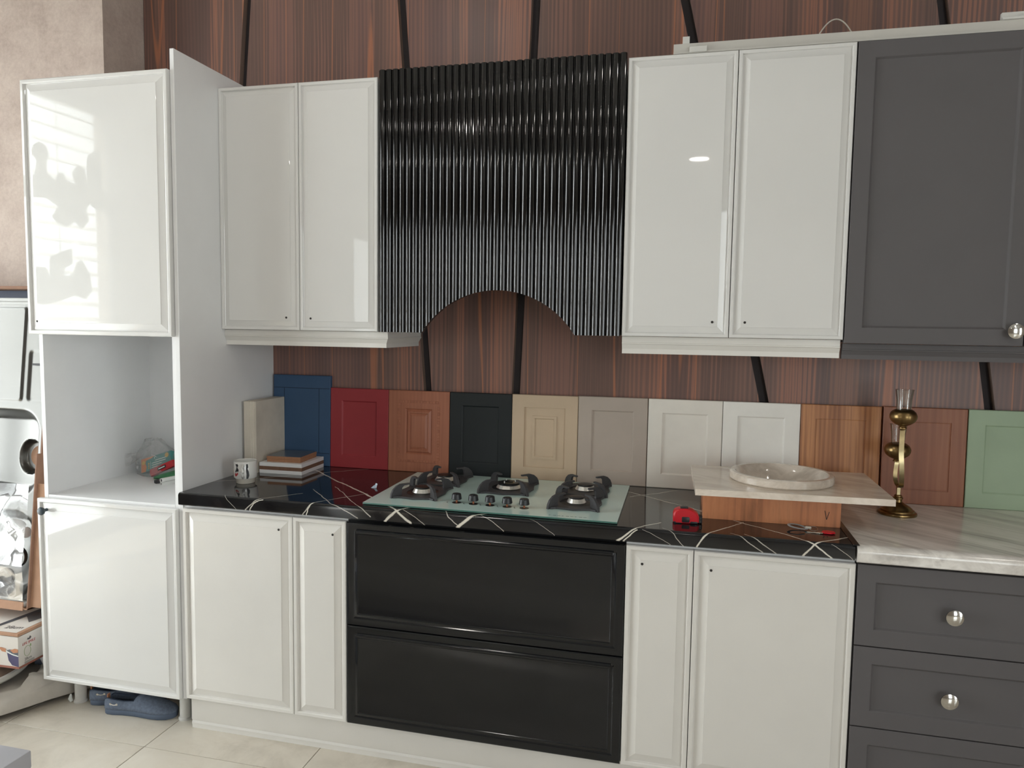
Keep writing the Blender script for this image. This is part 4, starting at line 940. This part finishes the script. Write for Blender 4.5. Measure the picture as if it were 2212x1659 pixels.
for i, (x, z, r) in enumerate(((.215, .115, .034), (.265, .20, .04), (.25, .06, .025))):
    MB().lathe([(r, 0), (r * 1.05, .008), (r, .016), (r * .7, .016), (r * .65, .004)], 24, (0, 0, 0), Matrix.Translation((x, .03, z)) @ Matrix.Rotation(pi / 2, 4, 'X')).build('nut', 'steel' if i else 'dark_rubber', dk_)
mb = MB(); g = []
for i in range(15):
    for_ = []
    for j in range(19):
        x, z = -.25 + .58 * i / 14, .035 + .46 * j / 18
        for_.append(mb.bm.verts.new((x, -.006 + .012 * noise.noise(Vector((x * 14, z * 14, 1))) - .010 * sin(pi * j / 18) , z)))
    g.append(for_)
for i in range(14):
    for j in range(18): mb.bm.faces.new([g[i][j], g[i + 1][j], g[i + 1][j + 1], g[i][j + 1]])
fm = mb.build('bag_film', 'film', dk_, ang=180)
MB().box(-.32, .012, .0065, .325, .05, .022, .003, 2).build('white_batten', 'mug_white', dk_)
# pot box
pb = thing('pot_box', 'white printed cookware carton under the sink carton, reading Life Smile and 28 cm', 'carton', (-1.74, -.055, .170), radians(2))
bw, bd, bh = .34, .40, .125
MB().box(-bw, 0, 0, 0, bd, bh, .0008, 1).build('body', 'box_white', pb)
MB().box(-bw, -.0012, 0, .0012, bd, .008).build('bottom_band', plain('brown_band', (150, 96, 80), .7), pb, smooth=False)
lid = MB().box(-bw, -.003, bh + .003, .003, bd, bh + .014, .0008, 1).build('lid', 'card', pb)
MB().box(-bw + .005, .006, bh + .0142, -.012, bd - .03, bh + .0148).build('lid_label', 'box_white', lid, smooth=False)
mb = MB().prism([(-.12, .16), (-.05, .10), (-.02, .20), (-.05, .30), (-.11, .30)], bh + .0149, bh + .0153, 'z'); mb.build('print', 'grey_print', lid, smooth=False)
MB().prism([(-.15, .03), (-.13, .03), (-.07, .33), (-.09, .34), (-.12, .22)], bh + .0153, bh + .0156, 'z').build('print', 'slate', lid, smooth=False)
def text(body, size, mat, par, loc, rot, name='lettering', shear=0.0):
    cu = D.curves.new(name, 'FONT'); cu.body = body; cu.size = size; cu.align_x = 'CENTER'; cu.align_y = 'CENTER'; cu.extrude = .0002; cu.shear = shear
    o = D.objects.new(name, cu); COL.objects.link(o); o.parent = par; o.location = loc; o.rotation_euler = rot
    cu.materials.append(M[mat]); bpy.context.view_layer.update()
    me = D.meshes.new_from_object(o.evaluated_get(bpy.context.evaluated_depsgraph_get()))
    o2 = D.objects.new(name, me); COL.objects.link(o2); o2.parent = par; o2.location = loc; o2.rotation_euler = rot
    D.objects.remove(o); D.curves.remove(cu)
    if not me.materials: me.materials.append(M[mat])
    return o2
text('28cm', .034, 'grey_print', lid, (-.06, .045, bh + .0156), (0, 0, radians(8)))
text('LIFE SMILE', .0135, 'red_print', pb, (.0006, .047, .088), (pi / 2, 0, pi / 2), shear=.15)
text('28cm', .015, 'grey_print', pb, (.0006, .042, .026), (pi / 2, 0, pi / 2))
ring_ = [(.040 + .015 * cos(2 * pi * i / 28), .056 + .020 * sin(2 * pi * i / 28)) for i in range(29)]
MB().tube([(.0005, y, z) for y, z in ring_], .0007, 5).build('round_mark', 'leaf_print', pb)
MB().prism([(.052, .070), (.057, .068), (.058, .078), (.053, .079)], .0003, .0008, 'x').build('leaf_mark', 'leaf_print', pb, smooth=False)
MB().prism([(.040, .100), (.044, .107), (.048, .103), (.054, .111), (.060, .105), (.056, .099), (.048, .0975)], .0003, .0008, 'x').build('emblem', 'grey_print', pb, smooth=False)
for i in range(3): MB().prism([(.025, .010 + i * .003), (.07, .010 + i * .003), (.07, .0112 + i * .003), (.025, .0112 + i * .003)], .0003, .0007, 'x').build('small_print', 'grey_print', pb, smooth=False)
decal(pb, 'violet', [(-.052, .062), (-.046, .03), (-.030, .012), (-.0005, .008), (-.0005, .05), (-.025, .054)], -.0003)
decal(pb, 'slate', [(-.056, .068), (-.040, .074), (-.0005, .076), (-.0005, .052), (-.030, .056)], -.0010)
decal(pb, 'white_print', [(-.056, .070), (-.052, .062), (-.025, .053), (-.0005, .049), (-.0005, .053), (-.028, .058)], -.0014)
decal(pb, 'tan', [(-.088, .078), (-.076, .080), (-.056, .076), (-.056, .062), (-.074, .064)], -.0014)
decal(pb, 'tan', [(-.036, .072), (-.014, .080), (-.0005, .078), (-.0005, .066), (-.022, .062)], -.0018)
# dark bundle and tray underneath, sack on the floor
du = MB(); lp = []
for i in range(9):
    t_ = i / 8; r_ = [(.17 * (1 - .25 * t_) * (1 + .08 * noise.noise(Vector((cos(a) * 2, sin(a) * 2, t_ * 3))))) for a in [2 * pi * q / 24 for q in range(24)]]
    lp.append([Vector((-1.86 + .8 * r_[q] * cos(2 * pi * q / 24), .268 + r_[q] * sin(2 * pi * q / 24) * .5, .001 + .168 * t_)) for q in range(24)])
tag(du.loft(lp).build('dark_bundle', 'navy'), 'dark blue bundle on the floor carrying the cookware carton', 'bundle')
ty = thing('round_tray', 'round dusty brown tray with a pale raised rim, on the sack below the carton', 'tray', (-1.985, -.03, .118)); ty.rotation_euler = (radians(4), radians(-3), 0)
MB().lathe([(.165, -.012), (.182, -.012), (.190, -.004), (.190, .010), (.186, .014), (.180, .012), (.178, .0)], 56, cap0=False, cap1=False).build('rim', 'pale_profile', ty)
MB().lathe([(.178, -.010), (.178, -.002), (.05, -.002)], 48).build('base', plain('dusty_brown', (112, 88, 70), .8, var=.3, vscale=30), ty)
mb = MB(); g = []; NXs, NYs = 110, 80
for i in range(NXs + 1):
    col_ = []
    for j in range(NYs + 1):
        x = -2.45 + .93 * i / NXs; yf = max(-.42, -.135 + (x + 1.75) * 1.95 if x > -1.75 else -.135 + (x + 1.75) * 1.0)
        y = yf + (.36 - yf) * j / NYs if yf < .36 else .36
        v_ = j / NYs; e_ = min(1, (x + 2.45) / .1, max(0, (-1.53 - x) / .14))
        h = (.080 * min(1, v_ * 5) ** .5 + .05 * v_) * max(0, e_) ** .6
        if v_ > .9: h *= (1.001 - v_) * 10
        h += .036 * noise.noise(Vector((x * 8, y * 8, 0))) * min(1, v_ * 4) * max(0, e_) + .030 * noise.noise(Vector(((x - y * .5) * 24, (x * .5 + y) * 5, 5))) * min(1, v_ * 4) * max(0, e_)
        h += .016 * abs(sin(v_ * 17 + 2.2 * noise.noise(Vector((x * 5, y * 5, 9))))) * min(1, v_ * 3) * max(0, e_)
        if (x + 1.985) ** 2 + (y + .03) ** 2 < .23 ** 2: h = min(h, .088)
        if ((x + 1.86) / .19) ** 2 + ((y - .268) / .13) ** 2 < 1: h = 0
        col_.append(mb.bm.verts.new((x, y, max(.001, h))) if h else None)
    g.append(col_)
for i in range(NXs):
    for j in range(NYs):
        q4 = [g[i][j], g[i + 1][j], g[i + 1][j + 1], g[i][j + 1]]
        if None not in q4: mb.quad(q4)
so_ = mb.build('woven_sack', 'sack', ang=60); tag(so_, 'wrinkled off white woven sack spread on the floor left of the tall cabinet', 'sack')
fc = MB().lathe([(.020, 0), (.026, .002), (.034, .085), (.036, .090), (.032, .088), (.024, .010)], 24, (0, 0, 0), Matrix.Translation((-1.735, .105, .085)) @ Matrix.Rotation(radians(-24), 4, 'Y')).build('foam_cup', 'white_board')
tag(fc, 'white foam cup standing crooked on the sack behind the cabinet edge', 'cup')
cp = MB().prism([(-1.86, -.25), (-1.742, -.232), (-1.728, -.205), (-1.742, -.182), (-1.86, -.16)], .001, .016, 'z').build('cardboard_scrap', 'card')
tag(cp, 'torn brown cardboard scrap on the floor in front of the sack', 'scrap')
ft = MB().tube([(-1.617, .060, .001), (-1.622, .058, .012), (-1.619, .060, .030)], [.006, .008, .003], 8).build('paper_scrap', 'white_print')
tag(ft, 'small white torn bit of paper against the left cabinet leg', 'scrap')
gb = thing('grey_carton', 'pale grey box in the near left corner of the picture', 'box', (-1.25, -1.0, 0))
MB().box(-.28, -.35, 0, .279, .282, .348, .006, 3).build('body', plain('pale_grey_card', (178, 178, 184), .6), gb)
MB().box(-.281, -.351, .30, .2795, .2825, .35, .004, 2).build('lid', plain('pale_grey_lid', (186, 186, 192), .6), gb)

# ------------------------------------------------------------------ shop fittings behind the camera, mirrored in the black drawers
tb = thing('work_table', 'dark wooden table behind the viewer, mirrored in the black drawer fronts', 'table', (-2.0, -2.9, 0))
MB().box(-.7, -.4, .70, .7, .4, .74, .004, 2).build('tabletop', 'felt', tb)
for sx in (-1, 1):
    for sy in (-1, 1): MB().box(sx * .64 - .03, sy * .34 - .03, 0, sx * .64 + .03, sy * .34 + .03, .70, .003, 1).build('leg', 'felt', tb)
